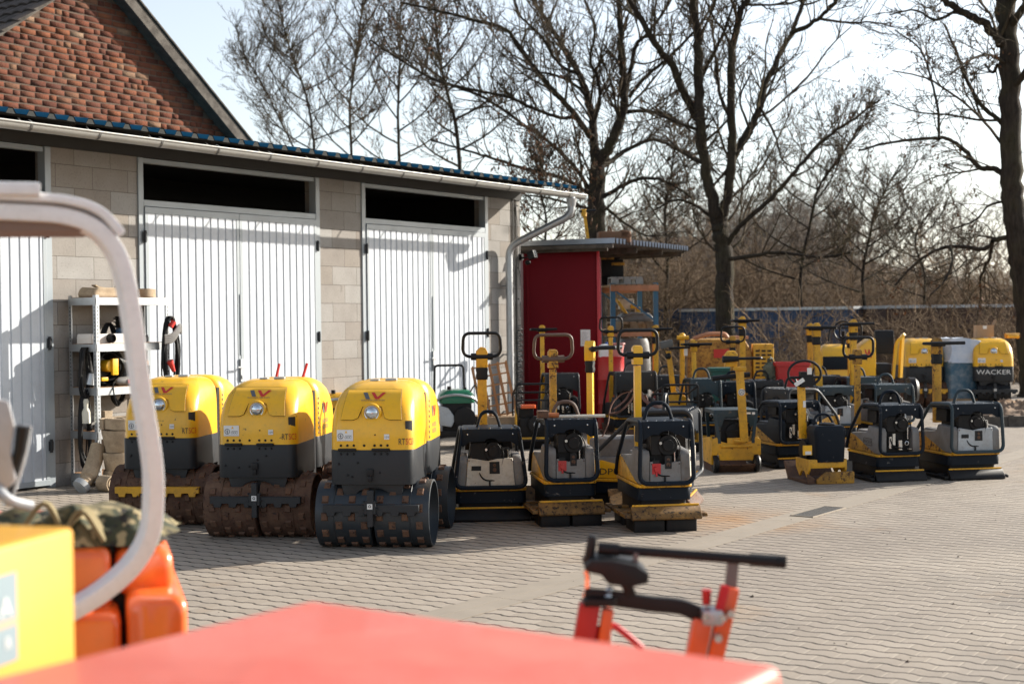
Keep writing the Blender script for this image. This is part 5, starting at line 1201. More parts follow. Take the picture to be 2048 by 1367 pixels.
# ================================================================== hose shelf at the garage wall
SH = wp(-.40, 0.06, 0); shelf = thing('steel_shelf', 'galvanised steel shelf with chipboard boards loaded with hoses, pumps and cables by the block wall', 'shelf', SH, TH)
SWD, SDP = 1.03, .44                                  # local x along the wall, -y towards the yard
for x, y in ((0,0),(0,-SDP),(SWD,0),(SWD,-SDP)):
    mb = MB(); sx = 1 if x == 0 else -1; sy = -1 if y == 0 else 1
    mb.box(*sorted((x, x+sx*.045)), y-.002, y+.002, 0, 2.06); mb.box(x-.002, x+.002, *sorted((y, y+sy*.045)), 0, 2.06)
    for k in range(50):
        z = .04+k*.04
        mb.box(*sorted((x+sx*.018, x+sx*.027)), y-.0035-.0, y+.0035, z, z+.018, 1); mb.box(x-.0035, x+.0035, *sorted((y+sy*.018, y+sy*.027)), z, z+.018, 1)
    mb.build('shelf_post', [GALV, DARKIN], shelf, smooth=0)
LV = (.10, .56, 1.03, 1.50, 2.00)
for z in LV:
    mb = MB(); mb.box(.004,SWD-.004,-SDP-.006,-SDP+.004-.002,z-.045,z+.035); mb.box(.004,SWD-.004,-.004,.006,z-.045,z+.035); mb.box(-.006,.003,-SDP,0,z-.045,z+.035); mb.box(SWD-.003,SWD+.006,-SDP,0,z-.045,z+.035)
    mb.build('shelf_beam', GALV, shelf)
    mb = MB(); mb.box(.006,SWD-.006,-SDP+.004,-.006,z+.022,z+.040); mb.build('shelf_board', BORD, shelf)
def onsh(x, y, lv, dz=.042): return shelf.matrix_basis @ Vector((x, y, LV[lv]+dz))
def hose_roll(mb, c, r0, r1, w_, turns, axis='z', th=.012, m=0, sq=1.0):
    """flat hose wound in a spiral"""
    pts = []; N = int(turns*20)
    for i in range(N+1):
        a_ = 2*PI*turns*i/N; r_ = r0+(r1-r0)*i/N; p_ = (math.cos(a_)*r_*sq, math.sin(a_)*r_); pts.append(p_)
    ring = []
    for s_ in (1,-1):
        pass
    vs = []; 
    for i, (x, y) in enumerate(pts):
        a_ = 2*PI*turns*i/N; nx_, ny_ = math.cos(a_), math.sin(a_); j = .004*math.sin(i*.9)
        for rr, hh in ((-th/2,-w_/2),(th/2,-w_/2+j),(th/2,w_/2+j),(-th/2,w_/2)):
            q = (x+nx_*rr, y+ny_*rr, hh)
            vs.append({'z': Vector(q), 'y': Vector((q[0],q[2],q[1])), 'x': Vector((q[2],q[0],q[1]))}[axis] + Vector(c))
    fs = []
    for i in range(N):
        for k in range(4): fs.append((i*4+k, i*4+(k+1)%4, (i+1)*4+(k+1)%4, (i+1)*4+k))
    fs += [(3,2,1,0), tuple(N*4+k for k in range(4))]
    return mb.add(vs, fs, m)
def top_item(name, label, cat, loc, group=None, rz=TH): return thing(name, label, cat, loc, rz, group)
t = top_item('canvas_hose', 'flat folded beige canvas hose with a loose end on the top shelf board', 'hose', onsh(.31,-.22,4), 'canvas hoses on and by the shelf')
mb = MB(); mb.loft([rrect(.27*k_,.14,.05,4,dx_,0,z_) for z_,k_,dx_ in ((0,1.0,0),(.03,1.03,.0),(.075,.97,.01),(.10,.93,.02))]); mb.build('folded_layers', CANVAS, t, bevel=.012, jitter=.004)
mb = MB(); mb.tube(spline([(.1,-.03,.09),(.2,-.02,.12),(.27,.0,.17),(.31,.0,.19),(.33,-.02,.15),(.3,-.05,.07),(.36,-.06,.02)]), .02, 4, rect=(.05,.010)); mb.tube(spline([(-.15,0,.13),(-.10,0,.11),(-.03,0,.10)]), .02, 4, rect=(.035,.006)); mb.build('loose_end', CANVAS, t)
t = top_item('canvas_hose', 'small beige hose bundle at the far end of the top shelf board', 'hose', onsh(.86,-.22,4), 'canvas hoses on and by the shelf')
mb = MB(); hose_roll(mb,(0,0,.05),.02,.13,.09,6); mb.build('rolled_layers', CANVAS, t)
t = top_item('white_hose', 'white flat hose folded square with a dark metal coupling on the upper shelf', 'hose', onsh(.24,-.24,3))
mb = MB(); mb.loft([rrect(.24*k_,.13,.03,3,0,0,z_) for z_,k_ in ((0,1),(.05,1.0),(.055,1.02),(.10,.98))]); mb.build('folded_layers', plain('white_hose_cloth', (.66,.62,.58), .7, var=.12), t, bevel=.012, jitter=.003)
mb = MB(); mb.lathe([(.035,-.0),(.05,-.005),(.05,-.05),(.038,-.06),(.034,-.03)], (.0,-.13,.052), 'y', 18); mb.build('coupling', ENG, t)
def pump(loc, label):
    t = top_item('blue_pump', label, 'pump', loc, 'blue pumps with cables')
    mb = MB(); mb.lathe([(.0001,0),(.12,0),(.125,.03),(.12,.22),(.10,.25),(.0001,.25)], n=24); mb.build('casing', paint('blue_casing', (.02,.12,.24), .4, dirt=(.12,.06,.03), amt=.6, chip=(.12,.05,.03), chipamt=.25, scale=5), t)
    mb = MB()
    for k in range(9): mb.torus((.0,-.0,.17+k*.014), .13+.015*math.sin(k*2), .008, 'z', 22, 5, 0)
    for k in range(6): mb.tube(spline([(-.12,-.06,.30-k*.012),(-.02,-.14,.25-k*.02),(.14,-.10,.20-k*.016)]), .008, 5)
    mb.build('cable', BLACK, t); mb = MB(); mb.tube(rpath([(-.06,0,.25),(-.06,0,.34),(.06,0,.34),(.06,0,.25)],.03),.012,6); mb.build('handle', BLACK, t)
pump(onsh(.60,-.24,3), 'blue pump with black cable wound round its top, on the upper shelf'); pump(onsh(.68,-.24,2), 'blue pump with tangled cable on the middle shelf beside the cable reel')
t = top_item('cable_reel', 'black cable reel with yellow hub and sockets on the middle shelf', 'cable reel', onsh(.30,-.22,2))
mb = MB()
for k in range(14): mb.torus((0,-.07+.14*(k%7)/6,.215), .14+.055*(k//7)+random.uniform(-.006,.012), .010, 'y', 30, 5)
for k in range(10): mb.tube(spline([(.03+.012*k,-.10,.36-k*.01),(.13+.008*k,-.13,.26),(.16+.006*k,-.12,.13),(.06,-.13,.02)]), .0065, 5)
mb.build('cable', BLACK, t)
mb = MB(); mb.lathe([(.0001,-.095),(.06,-.095),(.065,-.085),(.065,.085),(.0001,.09)], (0,0,.22), 'y', 20); mb.box(-.15,-.06,-.12,-.08,.06,.10); mb.box(.0,.08,-.125,-.09,.12,.30); mb.build('hub', YEL, t, bevel=.006)
mb = MB(); mb.tube(rpath([(-.2,-.06,0),(-.14,0,.42),(.14,0,.42),(.2,-.06,0)],.06),.012,6); mb.build('reel_stand', BLACK, t)
t = top_item('grey_plug_lead', 'grey connector with red socket lying in front of the cable reel', 'connector', onsh(.44,-.37,2))
mb = MB(); mb.loft([[(x_, math.cos(a_)*r_, .05+math.sin(a_)*r_) for a_ in np.linspace(0,2*PI,13)[:-1]] for x_, r_ in ((-.12,.02),(-.08,.045),(.05,.052),(.12,.045),(.13,.02))]); mb.build('body', LGREY, t)
mb = MB(); mb.box(.0,.05,-.062,-.05,.03,.07); mb.build('socket', REDM, t); mb = MB(); mb.tube(spline([(-.12,0,.05),(-.2,-.05,.03),(-.24,-.10,-.06),(-.22,-.12,-.2)]), .008, 5); mb.build('lead', BLACK, t)
def hank(name, label, loc, w_, h_, n, m=BLACK, r_=.0085, plug=None):
    t = top_item(name, label, 'cable', loc, 'cables hanging on the shelf'); mb = MB()
    for k in range(n):
        a_ = w_*(.7+.35*random.random()); b_ = h_*(.86+.16*random.random()); dy = random.uniform(-.035,.02); off = random.uniform(-.01,.01)
        mb.tube([(off+a_*math.cos(q)*(.62+.38*(1-math.sin(q))/2), dy+.01*math.sin(3*q+k), -b_/2+b_/2*math.sin(q)) for q in np.linspace(0,2*PI,23)[:-1]], r_, 5, closed=True)
    mb.build('cable_loops', m, t); return t
fy = -SDP-.035
t = hank('hanging_cable', 'black cable hank with grey plug hanging from the upper shelf beam at its left post', shelf.matrix_basis @ Vector((-.03,-.28,1.50)), .09, .55, 12)
t['label'] = 'black cable hank with a grey metal plug hanging from the upper shelf'
mb = MB(); mb.cyl((.02,-.06,-.40),(.04,-.07,-.28),.05,.04,n=14); mb.build('plug', GALV, t)
t = hank('hanging_cable', 'long black cable hank with a white plug hanging below the middle shelf', shelf.matrix_basis @ Vector((-.03,-.26,1.03)), .085, .82, 14)
mb = MB(); mb.lathe([(.0001,-.34),(.045,-.34),(.045,-.22),(.026,-.17),(.026,-.13),(.03,-.11),(.02,-.08),(.0001,-.08)], (-.02,-.06,0), 'z', 16); mb.build('plug', plain('cream_plug', (.62,.60,.50), .5), t)
t = hank('hanging_cable', 'coil of black and grey cable hanging on the shelf post before the double door', shelf.matrix_basis @ Vector((SWD-.04,-SDP-.05,1.83)), .15, .85, 16)
mb = MB()
for k in range(5): mb.tube(spline([(-.12,-.05,-.22-k*.02),(-.02,-.07,-.2-k*.02),(.10,-.06,-.1-k*.015),(.12,-.05,-.2)]), .016, 6)
mb.build('grey_lead', LGREY, t); mb = MB(); mb.cyl((-.05,-.07,-.12),(-.01,-.08,-.06),.03,n=10); mb.build('red_connector', REDM, t); mb = MB(); mb.cyl((-.06,-.06,-.5),(.0,-.06,-.62),.04,.02,n=10); mb.build('red_connector', REDM, t)
t = hank('coiled_cable', 'loosely coiled black cable leaning beside the reel on the middle shelf', onsh(.52,-.16,2,.30), .10, .50, 10)
t = hank('coiled_cable', 'dark cable coil standing behind the pump on the upper shelf', onsh(.44,-.12,3,.26), .12, .42, 10)
t = top_item('carton', 'plain brown carton pushed to the back of the middle shelf', 'carton', onsh(.80,-.12,2))
mb = MB(); mb.box(-.12,.12,-.1,.1,0,.26); mb.build('box_walls', BORD, t, bevel=.004); mb = MB(); mb.box(-.12,.12,-.02,.02,.2605,.2625); mb.build('tape', CREAM, t)
# hoses lower down and on the floor
t = top_item('canvas_hose', 'thick beige canvas hose roll lying flat on the lower shelf', 'hose', onsh(.60,-.22,1), 'canvas hoses on and by the shelf')
mb = MB(); hose_roll(mb,(0,0,.06),.05,.20,.11,7,sq=1.2); mb.build('rolled_layers', CANVAS, t)
t = top_item('canvas_hose', 'short cut piece of beige canvas hose standing on the lower shelf', 'hose', onsh(.28,-.25,1), 'canvas hoses on and by the shelf')
mb = MB(); mb.loft([rrect(.06*k_,.04*k_,.02,3,0,0,z_) for z_,k_ in ((0,1.1),(.1,.95),(.2,1.05))]); mb.build('hose_piece', CANVAS, t, jitter=.003)
t = top_item('dark_coil', 'dark flat coil of hose at the edge of the lower shelf', 'hose', onsh(.32,-.38,1), 'canvas hoses on and by the shelf')
mb = MB(); hose_roll(mb,(0,0,.025),.03,.09,.045,4); mb.build('rolled_layers', ENG, t)
fb = shelf.matrix_basis @ Vector((.07,-SDP-.24,0))
names_ = ('bottom roll of the leaning stack of wide beige hoses', 'middle roll of the stack of wide beige hoses', 'flared beige hose roll near the top of the floor stack', 'loosely coiled hose roll topping the floor stack beside the first roller')
zz = 0
for k, (h_, r0_, r1_) in enumerate(((.20,.15,.16),(.19,.145,.17),(.24,.14,.185),(.13,.05,.20))):
    t = top_item('canvas_hose', names_[k], 'hose', fb+Vector((.01*k,-.012*k,zz)), 'canvas hoses on and by the shelf', TH+k)
    mb = MB()
    if k < 3:
        mb.loft([[(math.cos(a_)*r_, math.sin(a_)*r_, z_) for a_ in np.linspace(0,2*PI,29)[:-1]] for z_, r_ in ((0,r0_*.96),(.02,r0_),(h_-.03,r1_),(h_-.004,r1_*.98),(h_-.004,.05))]); 
    else: hose_roll(mb,(0,0,h_/2),.03,r1_,h_*.85,7)
    mb.build('rolled_layers', CANVAS, t, jitter=.003); zz += h_
t = top_item('hose_coupling', 'ribbed beige suction hose with metal coupling leaning down to the paving by the shelf', 'hose', shelf.matrix_basis @ Vector((-.24,-SDP-.16,0)))
mb = MB(); pth = [Vector((-.13,-.02,.06)),Vector((-.04,.0,.13)),Vector((.08,.05,.26)),Vector((.2,.1,.45))]
mb.tube(spline(pth,8), [.075 if i < 9 and i % 3 == 0 else (.065 if i < 9 else .085) for i in range(25)], 14); mb.build('hose_body', CANVAS, t)
mb = MB(); mb.lathe([(.085,-.03),(.09,0),(.09,.03),(.075,.035),(.07,.0)], (0,0,0), 'x', 18); mb.xf(Matrix.Translation((-.14,-.03,.07)) @ Matrix.Rotation(R(-35),4,'Y')); mb.build('coupling_ring', BGREY, t)
t = top_item('hose_coupling', 'open round hose end with thick rubber rim lying on the paving by the shelf', 'hose', shelf.matrix_basis @ Vector((-.19,-SDP-.40,.085)))
mb = MB(); mb.lathe([(.045,-.05),(.06,-.06),(.062,-.03),(.07,-.03),(.072,-.055),(.085,-.055),(.085,.12),(.04,.12),(.04,-.02)], (0,0,0), 'y', 24); mb.build('hose_end', CANVAS, t)

# ================================================================== things close to the camera
FRED = paint('sky_paled_red_bonnet', (.58,.105,.070), .5, dirt=(.62,.17,.13), amt=.8, scale=3.5, coat=.15, bmp=.02)  # pink pallor in these colours stands for the sky's reflection
zt = 1.20
cA, cB = G(622,1196,zt), G(1566,1327,zt); ex = (cB-cA); exl = ex.length; ex.normalize(); ey = Vector((ex.y,-ex.x,0))
rm_ = thing('red_machine', 'red flat topped machine bonnet with orange side filling the bottom edge', 'machine', Vector((cA.x,cA.y,0)), math.atan2(ex.y,ex.x))
mb = MB()
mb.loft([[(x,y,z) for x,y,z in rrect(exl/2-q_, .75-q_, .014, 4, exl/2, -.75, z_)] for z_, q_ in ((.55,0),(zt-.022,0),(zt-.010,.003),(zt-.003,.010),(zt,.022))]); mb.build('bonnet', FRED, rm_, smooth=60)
mb = MB(); mb.loft([rrect(exl/2+.004, .754, .035, 4, exl/2, -.75, z_) for z_ in (.54,zt-.075)]); mb.build('side_panel', ORANGE, rm_, smooth=50)
mb = MB(); mb.box(.05,exl-.05,-1.45,-.05,.18,.55); mb.build('chassis', DGREY, rm_)
for x in (.0,exl):
    for y in (-.3,-1.25):
        mb = MB(); mb.lathe([(.0001,-.07),(.22,-.07),(.26,-.04),(.26,.04),(.22,.07),(.0001,.07)], (x,y,.26), 'x', 28); mb.build('wheel', BLACK, rm_)

# walk-behind controls with T handle
ZT = 3.75
tm = thing('orange_control_machine', 'orange machine with black T handle, black seat pad and red button behind the red bonnet', 'machine', Vector((P(1320,1200,ZT).x, ZT, 0)), 0)
def tl(px, py, Y=ZT): return P(px, py, Y) - Vector((P(1320,1200,ZT).x, ZT, 0))
mb = MB(); mb.cyl(tl(1196,1096,ZT+.02), tl(1552,1122,ZT-.02), .0135, n=14); mb.box(*[0]*0) if False else None
mb.build('handle_bar', BLACK, tm)
for a_, b_ in ((1196,1238),(1500,1571)):
    mb = MB(); mb.cyl(tl(a_,1096+(a_-1196)*.073), tl(b_,1096+(b_-1196)*.073), .0175, n=16); mb.build('grip', BLACK, tm)
mb = MB(); mb.beam(tl(1272,1105), tl(1266,1170), .028,.012); mb.beam(tl(1466,1122), tl(1460,1185), .030,.014, up=(0,1,0)); mb.build('bracket', plain('grey_steel_bracket', (.16,.15,.15), .4, metal=.5), tm)
mb = MB(); pr = [tl(1166,1128),tl(1180,1112),tl(1220,1113),tl(1268,1122),tl(1294,1140),tl(1292,1158),tl(1255,1165),tl(1215,1160),tl(1200,1142),tl(1172,1136)]
mb.loft([[p_+Vector((0,d_,0)) for p_ in pr] for d_ in (-.06,.10)]); mb.cyl(tl(1186,1070),tl(1176,1125),.014,n=10); mb.beam(tl(1250,1160),tl(1262,1190),.03,.03); mb.build('lever_pad', BLACK, tm, bevel=.012)
mb = MB(); mb.tube(spline([tl(1168,1190),tl(1230,1196),tl(1300,1206),tl(1360,1212),tl(1400,1228)]), .016, 4, rect=(.014,.02)); mb.box(*sum(((a_,b_) for a_,b_ in zip(tl(1166,1206)-Vector((0,.05,0)), tl(1230,1190)+Vector((0,.05,0)))), ())); mb.build('cross_bar', BLACK, tm, bevel=.004)
mb = MB(); mb.beam(tl(1180,1205), tl(1140,1440), .055,.05, up=(0,1,0)); mb.build('inner_post', plain('deep_red_paint', (.42,.012,.012), .4), tm, bevel=.006)
for q0_, q1_, w_ in (((1216,1215),(1182,1440),.03),((1462,1172),(1400,1440),.042),((1405,1235),(1365,1440),.05)):
    mb = MB(); mb.beam(tl(*q0_), tl(*q1_), w_,.05, up=(0,1,0)); mb.build('post', ORANGE, tm, bevel=.006)
mb = MB(); mb.beam(tl(1450,1170,ZT-.03), tl(1436,1230,ZT-.03), .022,.02, up=(0,1,0)); mb.build('gusset', plain('crimson_paint', (.5,.01,.02), .4), tm)
mb = MB(); mb.cyl(tl(1413,1208), tl(1413,1178), .011,.013, n=12); mb.build('red_button', RED, tm)
mb = MB(); mb.box(*sum(((min(a_,b_),max(a_,b_)) for a_,b_ in zip(tl(1400,1242)-Vector((0,.06,0)), tl(1440,1212)+Vector((0,.02,0)))), ()))
mb.build('valve_block', GALV, tm, bevel=.008)
mb = MB()
for px_, py_ in ((1413,1233),(1446,1236),(1462,1228),(1437,1277)): q = tl(px_,py_,ZT-.06); mb.cyl(q, q+Vector((0,.03,0)), .010, n=10)
mb.build('bolt', CHROME, tm)
mb = MB(); mb.tube(spline([tl(1188,1290),tl(1200,1256),tl(1225,1250),tl(1250,1266),tl(1285,1296)]), .009, 8); mb.build('hose', RED, tm)
mb = MB(); mb.tube(spline([tl(1172,1140),tl(1176,1165),tl(1170,1195)]), .007, 6); mb.tube(spline([tl(1216,1240),tl(1218,1290)]), .012, 6); mb.cyl(tl(1216,1192),tl(1222,1172),.018,.008,n=10); mb.build('cable', CHROME, tm)
mb = MB(); b0 = tl(1160,1330); mb.box(-.26,.22,-.2,.5,.30,.60); mb.build('engine_housing', ORANGE, tm, bevel=.03)
mb = MB(); mb.lathe([(.0001,-.33),(.28,-.33),(.30,-.31),(.30,.31),(.28,.33),(.0001,.33)], (-.02,.2,.30), 'x', 32); mb.build('drum', STEEL, tm)

# orange roller with white cab frame, jacket on top
ZF = 4.1; o0 = Vector((P(160,1150,ZF).x, ZF, 0))
om = thing('orange_roller', 'glossy orange roller with white rounded cab frame and steel levers', 'roller', o0, 0)
def ol(px, py, Y=ZF): return P(px, py, Y) - o0
ORL = paint('lacquered_orange', (.78,.135,.02), .28, amt=.15, coat=.5, bmp=.02)
def slab(x0, x1, yt, yb, Y0, dpt, r, name, skew=0, m=None):
    a_, b_ = ol(x0, yt, Y0), ol(x1, yb, Y0); mb = MB(); rings = []
    hx, hz = (b_.x-a_.x)/2, (a_.z-b_.z)/2; cx_, cz_ = (a_.x+b_.x)/2, (a_.z+b_.z)/2
    for d_, k_ in ((0,r),(r*.3,r*.3),(r,0),(dpt-r,0),(dpt,r)):
        rings.append([(x-.30*d_, Y0-o0.y+d_, z) for x, z, _ in rrect(hx-k_*.6, hz-k_*.6, r, 5, cx_, cz_)])
    mb.loft(rings); return mb.build(name, ORL, om, smooth=60)
slab(-260,226,1102,1330,ZF,.9,.03,'upper_cover'); slab(229,349,1096,1196,ZF+.01,.85,.045,'end_cover')
slab(-260,250,1232,1700,ZF-.12,1.0,.03,'lower_cover'); slab(253,384,1192,1700,ZF-.13,1.0,.04,'side_cover')
mb = MB(); mb.box(-1.2,.22,.1,.8,.25,.6); mb.build('chassis', DGREY, om)
mb = MB(); q1_, q2_ = ol(-260,1125), ol(300,1600); mb.loft([[(x-.30*d_, .09+d_, z) for x, z in ((q1_.x,q1_.z),(q2_.x,q1_.z),(q2_.x,q2_.z),(q1_.x,q2_.z))] for d_ in (0,.5)]); mb.build('dark_backing', DGREY, om)  # added dark backing, so the gap between the covers looks shaded
for x in (-.9,0):
    mb = MB(); mb.lathe([(.0001,-.3),(.26,-.3),(.28,-.27),(.28,.27),(.26,.3),(.0001,.3)], (x,.4,.28), 'y', 28); mb.build('drum', STEEL, om)
CABW = paint('off_white_cab_paint', (.85,.86,.88), .45, dirt=(.6,.6,.6), amt=.4, scale=6, bmp=.02)
ZC = 3.95
pc = [(-220,415),(40,425),(130,432),(188,452),(228,490),(252,545),(270,640),(288,780),(308,900),(314,975),(308,1060),(282,1118),(238,1165),(175,1210),(60,1272),(-60,1330)]
pts_ = spline([ol(x, y, ZC) for x, y in pc], 5)
def strip(mb, path, w_, dpt):
    """flat bar frame: w_ wide in the picture plane direction, dpt deep along the view"""
    n = len(path); vs = []
    for i in range(n):
        t_ = (path[min(i+1,n-1)]-path[max(i-1,0)]).normalized(); nrm = Vector((t_.z, 0, -t_.x)).normalized()
        for a_, b_ in ((-1,0),(1,0),(1,1),(-1,1)): vs.append(path[i]+nrm*a_*w_/2+Vector((-.46*b_*dpt,b_*dpt,0)))
    fs = []
    for i in range(n-1):
        for k in range(4): fs.append((i*4+k, i*4+(k+1)%4, (i+1)*4+(k+1)%4, (i+1)*4+k))
    fs += [(3,2,1,0), tuple((n-1)*4+k for k in range(4))]
    mb.add(vs, fs)
mb = MB(); strip(mb, pts_, .045, .10); mb.build('cab_frame', CABW, om, bevel=.010)
mb = MB(); p2 = spline([ol(x, y, ZC-.012) for x, y in ((-220,383),(60,393),(150,402),(206,424),(246,468))], 6); strip(mb, p2, .024, .13); mb.build('outer_rail', CABW, om, bevel=.006)
mb = MB(); strip(mb, [ol(-220,372,ZC-.03), ol(81,377,ZC-.03)], .036, .16); mb.build('hinge_block', CABW, om, bevel=.006)
mb = MB(); strip(mb, [ol(-220,452,ZC+.02), ol(200,450,ZC+.02)], .03, .30); mb.build('inner_shade_strip', plain('brown_shade_colour', (.20,.13,.10), .6), om)  # brown strip paints in the shaded inner face of the white frame
mb = MB(); mb.loft([[ol(x, y, 3.6+d_) for x, y in ((-60,790),(18,800),(30,850),(22,905),(34,960),(8,985),(-60,960))] for d_ in (0,.05)]); mb.build('lamp_housing', paint('silver_housing', (.42,.43,.45), .45, amt=.2), om, bevel=.012)
mb = MB(); mb.tube([ol(47,852,3.62), ol(40,900,3.62), ol(10,1000,3.62)], [.019,.016,.014], 10); mb.build('lever', BLACK, om)
mb = MB(); mb.tube(spline([ol(56,850,3.66), ol(44,915,3.66), ol(14,1010,3.66)]), .012, 8); mb.tube(spline([ol(-10,970,3.6), ol(20,1000,3.6), ol(62,1012,3.64)]), .014, 8); mb.build('lever_rod', GALV, om)

# camouflage jacket
def camo():
    m, nt, p = mat('camouflage_cloth'); v = objvec(nt)
    n1 = noise(nt, v, 9, 2, .5); n2 = noise(nt, v, 14, 2, .5); n3 = noise(nt, v, 22, 2)
    c = mix(nt, ramp(nt, n1, [(.47,0),(.50,1)]), (.04,.045,.024), (.12,.10,.048)); c = mix(nt, ramp(nt, n2, [(.56,0),(.58,1)]), c, (.30,.24,.13))
    c = mix(nt, ramp(nt, n3, [(.60,0),(.62,1)]), c, (.02,.017,.014)); nt.links.new(c, p.inputs['Base Color']); p.inputs['Roughness'].default_value = .9
    nt.links.new(bump(nt, noise(nt, v, 200, 2), .3, .003), p.inputs['Normal']); return m
jb = P(105,1096,ZF); jt = thing('jacket', 'crumpled camouflage jacket thrown on the orange roller', 'jacket', Vector((jb.x, ZF+.30, jb.z-.005)), 0)
CAMO = camo()
def cloth(cx_, cy_, lx, ly, h_, seed, name):
    rg = np.random.default_rng(seed); nx, ny = 44, 26; V_ = []; ph = rg.uniform(0, 6.3, 12); kx = rg.uniform(3, 13, 12)*rg.choice([-1,1],12); ky = rg.uniform(3, 13, 12); am = rg.uniform(.3, 1, 12)
    for j in range(ny+1):
        for i in range(nx+1):
            u, v = i/nx*2-1, j/ny*2-1; r_ = 1-max(abs(u),abs(v))**4
            f_ = sum((.5+.5*math.sin(kx[k]*u*.5+ky[k]*v*.5+ph[k]))**1.4*am[k] for k in range(12))/4.6
            V_.append((cx_+u*lx*(1+.08*math.sin(5*v+ph[0])), cy_+v*ly*(1+.1*math.sin(4*u+ph[1])), max(.004, h_*r_*(.25+.9*f_)*(1-.5*u*u*.6))))
    mb = MB(); mb.add(V_, [(j*(nx+1)+i, j*(nx+1)+i+1, (j+1)*(nx+1)+i+1, (j+1)*(nx+1)+i) for j in range(ny) for i in range(nx)])
    return mb.build(name, CAMO, jt, smooth=80)
cloth(.02,-.02,.25,.24,.085,3,'body_cloth'); cloth(-.15,-.12,.15,.14,.085,8,'sleeve'); cloth(.16,-.19,.13,.08,.08,5,'collar'); cloth(.0,-.2,.12,.07,.085,12,'pocket')
mb = MB(); mb.tube(spline([(-.12,-.26,.02),(-.04,-.25,.13),(.02,-.24,.05),(.08,-.26,.11),(.14,-.25,.02)]), .02, 4, rect=(.022,.006)); mb.build('strap', plain('khaki_strap', (.20,.16,.08), .9), jt)

# yellow box nearest the camera
ZY = 2.77; e1 = P(150,1052,ZY); yb = thing('yellow_machine', 'smooth bright yellow machine box with a grey sticker beside the orange roller', 'machine', Vector((e1.x, ZY, 0)), R(-14.5))
top_z = e1.z
FYEL = paint('smooth_yellow_paint', (.58,.29,.012), .4, amt=.08, coat=.15, bmp=0)
mb = MB(); mb.loft([rrect(.40-q_, .45-q_, .012, 4, -.40, -.45, z_) for z_, q_ in ((.5,0),(top_z-.010,0),(top_z-.003,.003),(top_z,.010))]); mb.build('cover', FYEL, yb, smooth=60)
mb = MB(); mb.box(.0005,.003,-.62,-.20,1.135,1.295); st = mb.build('grey_sticker', plain('grey_blue_sticker', (.20,.27,.30), .5, var=.05), yb, smooth=0)
mb = MB(); mb.box(.0032,.004,-.62,-.20,1.20,1.213); mb.build('sticker_stripe', plain('tan_stripe', (.45,.33,.22), .5), st, smooth=0)
mb = MB(); put_text(mb, 'A', (.0045,-.235,1.235), (0,1,0), (0,0,1), .035, 0); put_text(mb, 'R', (.0045,-.23,1.17), (0,1,0), (0,0,1), .022, 0); mb.build('lettering', WHITE, st, smooth=0)
mb = MB(); mb.box(-.75,-.05,-.85,-.05,.15,.5); mb.build('chassis', DGREY, yb)
for x in (-.62,-.18):
    mb = MB(); mb.lathe([(.0001,-.06),(.17,-.06),(.2,-.04),(.2,.04),(.17,.06),(.0001,.06)], (x,-.2,.2), 'y', 24); mb.build('wheel', BLACK, yb)
# ================================================================== bare trees, shrubs and thicket
RG = np.random.default_rng(11)
def bark(name, c0, c1, moss=.3):
    m, nt, p = mat(name); v = objvec(nt); mp = nd(nt, 'Mapping'); mp.inputs['Scale'].default_value = (1,1,.25); nt.links.new(v, mp.inputs[0])
    n1 = noise(nt, mp.outputs[0], 14, 6, .7); n2 = noise(nt, v, 1.3, 4, .6)
    c = mix(nt, ramp(nt, n1, [(.3,0),(.7,1)]), c0, c1); c = mix(nt, math_(nt, 'MULTIPLY', ramp(nt, n2, [(.45,0),(.7,1)]), moss), c, (.09,.085,.035))
    nt.links.new(c, p.inputs['Base Color']); p.inputs['Roughness'].default_value = .92; p.inputs['Specular IOR Level'].default_value = .15
    nt.links.new(bump(nt, n1, .9, .05), p.inputs['Normal']); return m
BARK = bark('backlit_bark', (.016,.013,.011), (.055,.044,.035)); BARKT = bark('twig_bark', (.042,.032,.024), (.10,.076,.052), .35)  # bark tones darkened to stand for backlight
SHRUB = bark('dry_shrub_bark', (.10,.068,.045), (.30,.215,.14), .1); FARB = bark('haze_paled_bark', (.11,.088,.072), (.20,.165,.135), 0)  # far bark lightened in its colour to stand for haze
LEAFB = plain('dead_brown_leaf', (.12,.055,.025), .85, var=.6, scale=3)
class Tubes:
    def __init__(s, n=3): s.n = n; s.V = []; s.Q = []; s.o = 0
    def add(s, pts, rad):
        P_ = np.asarray(pts, float); r = np.asarray(rad, float); N = len(P_); n = s.n
        T = np.gradient(P_, axis=0); T /= np.linalg.norm(T, axis=1)[:,None]+1e-9
        ref = np.array([0.37,.21,.9]) if abs(T[0,2]) < .8 else np.array([1.,.2,0])
        X = np.cross(T, ref); X /= np.linalg.norm(X, axis=1)[:,None]+1e-9; Y = np.cross(T, X)
        a = np.arange(n)*2*np.pi/n
        ring = P_[:,None,:] + r[:,None,None]*(X[:,None,:]*np.cos(a)[None,:,None] + Y[:,None,:]*np.sin(a)[None,:,None])
        s.V.append(ring.reshape(-1,3)); i = np.arange(N-1)[:,None]*n; k = np.arange(n)[None,:]; k2 = (k+1) % n
        s.Q.append((np.stack([i+k, i+k2, i+n+k2, i+n+k], -1).reshape(-1,4)+s.o)); s.o += N*n
    def arr(s): return np.concatenate(s.V), np.concatenate(s.Q)
def unit(v): return v/(np.linalg.norm(v)+1e-9)
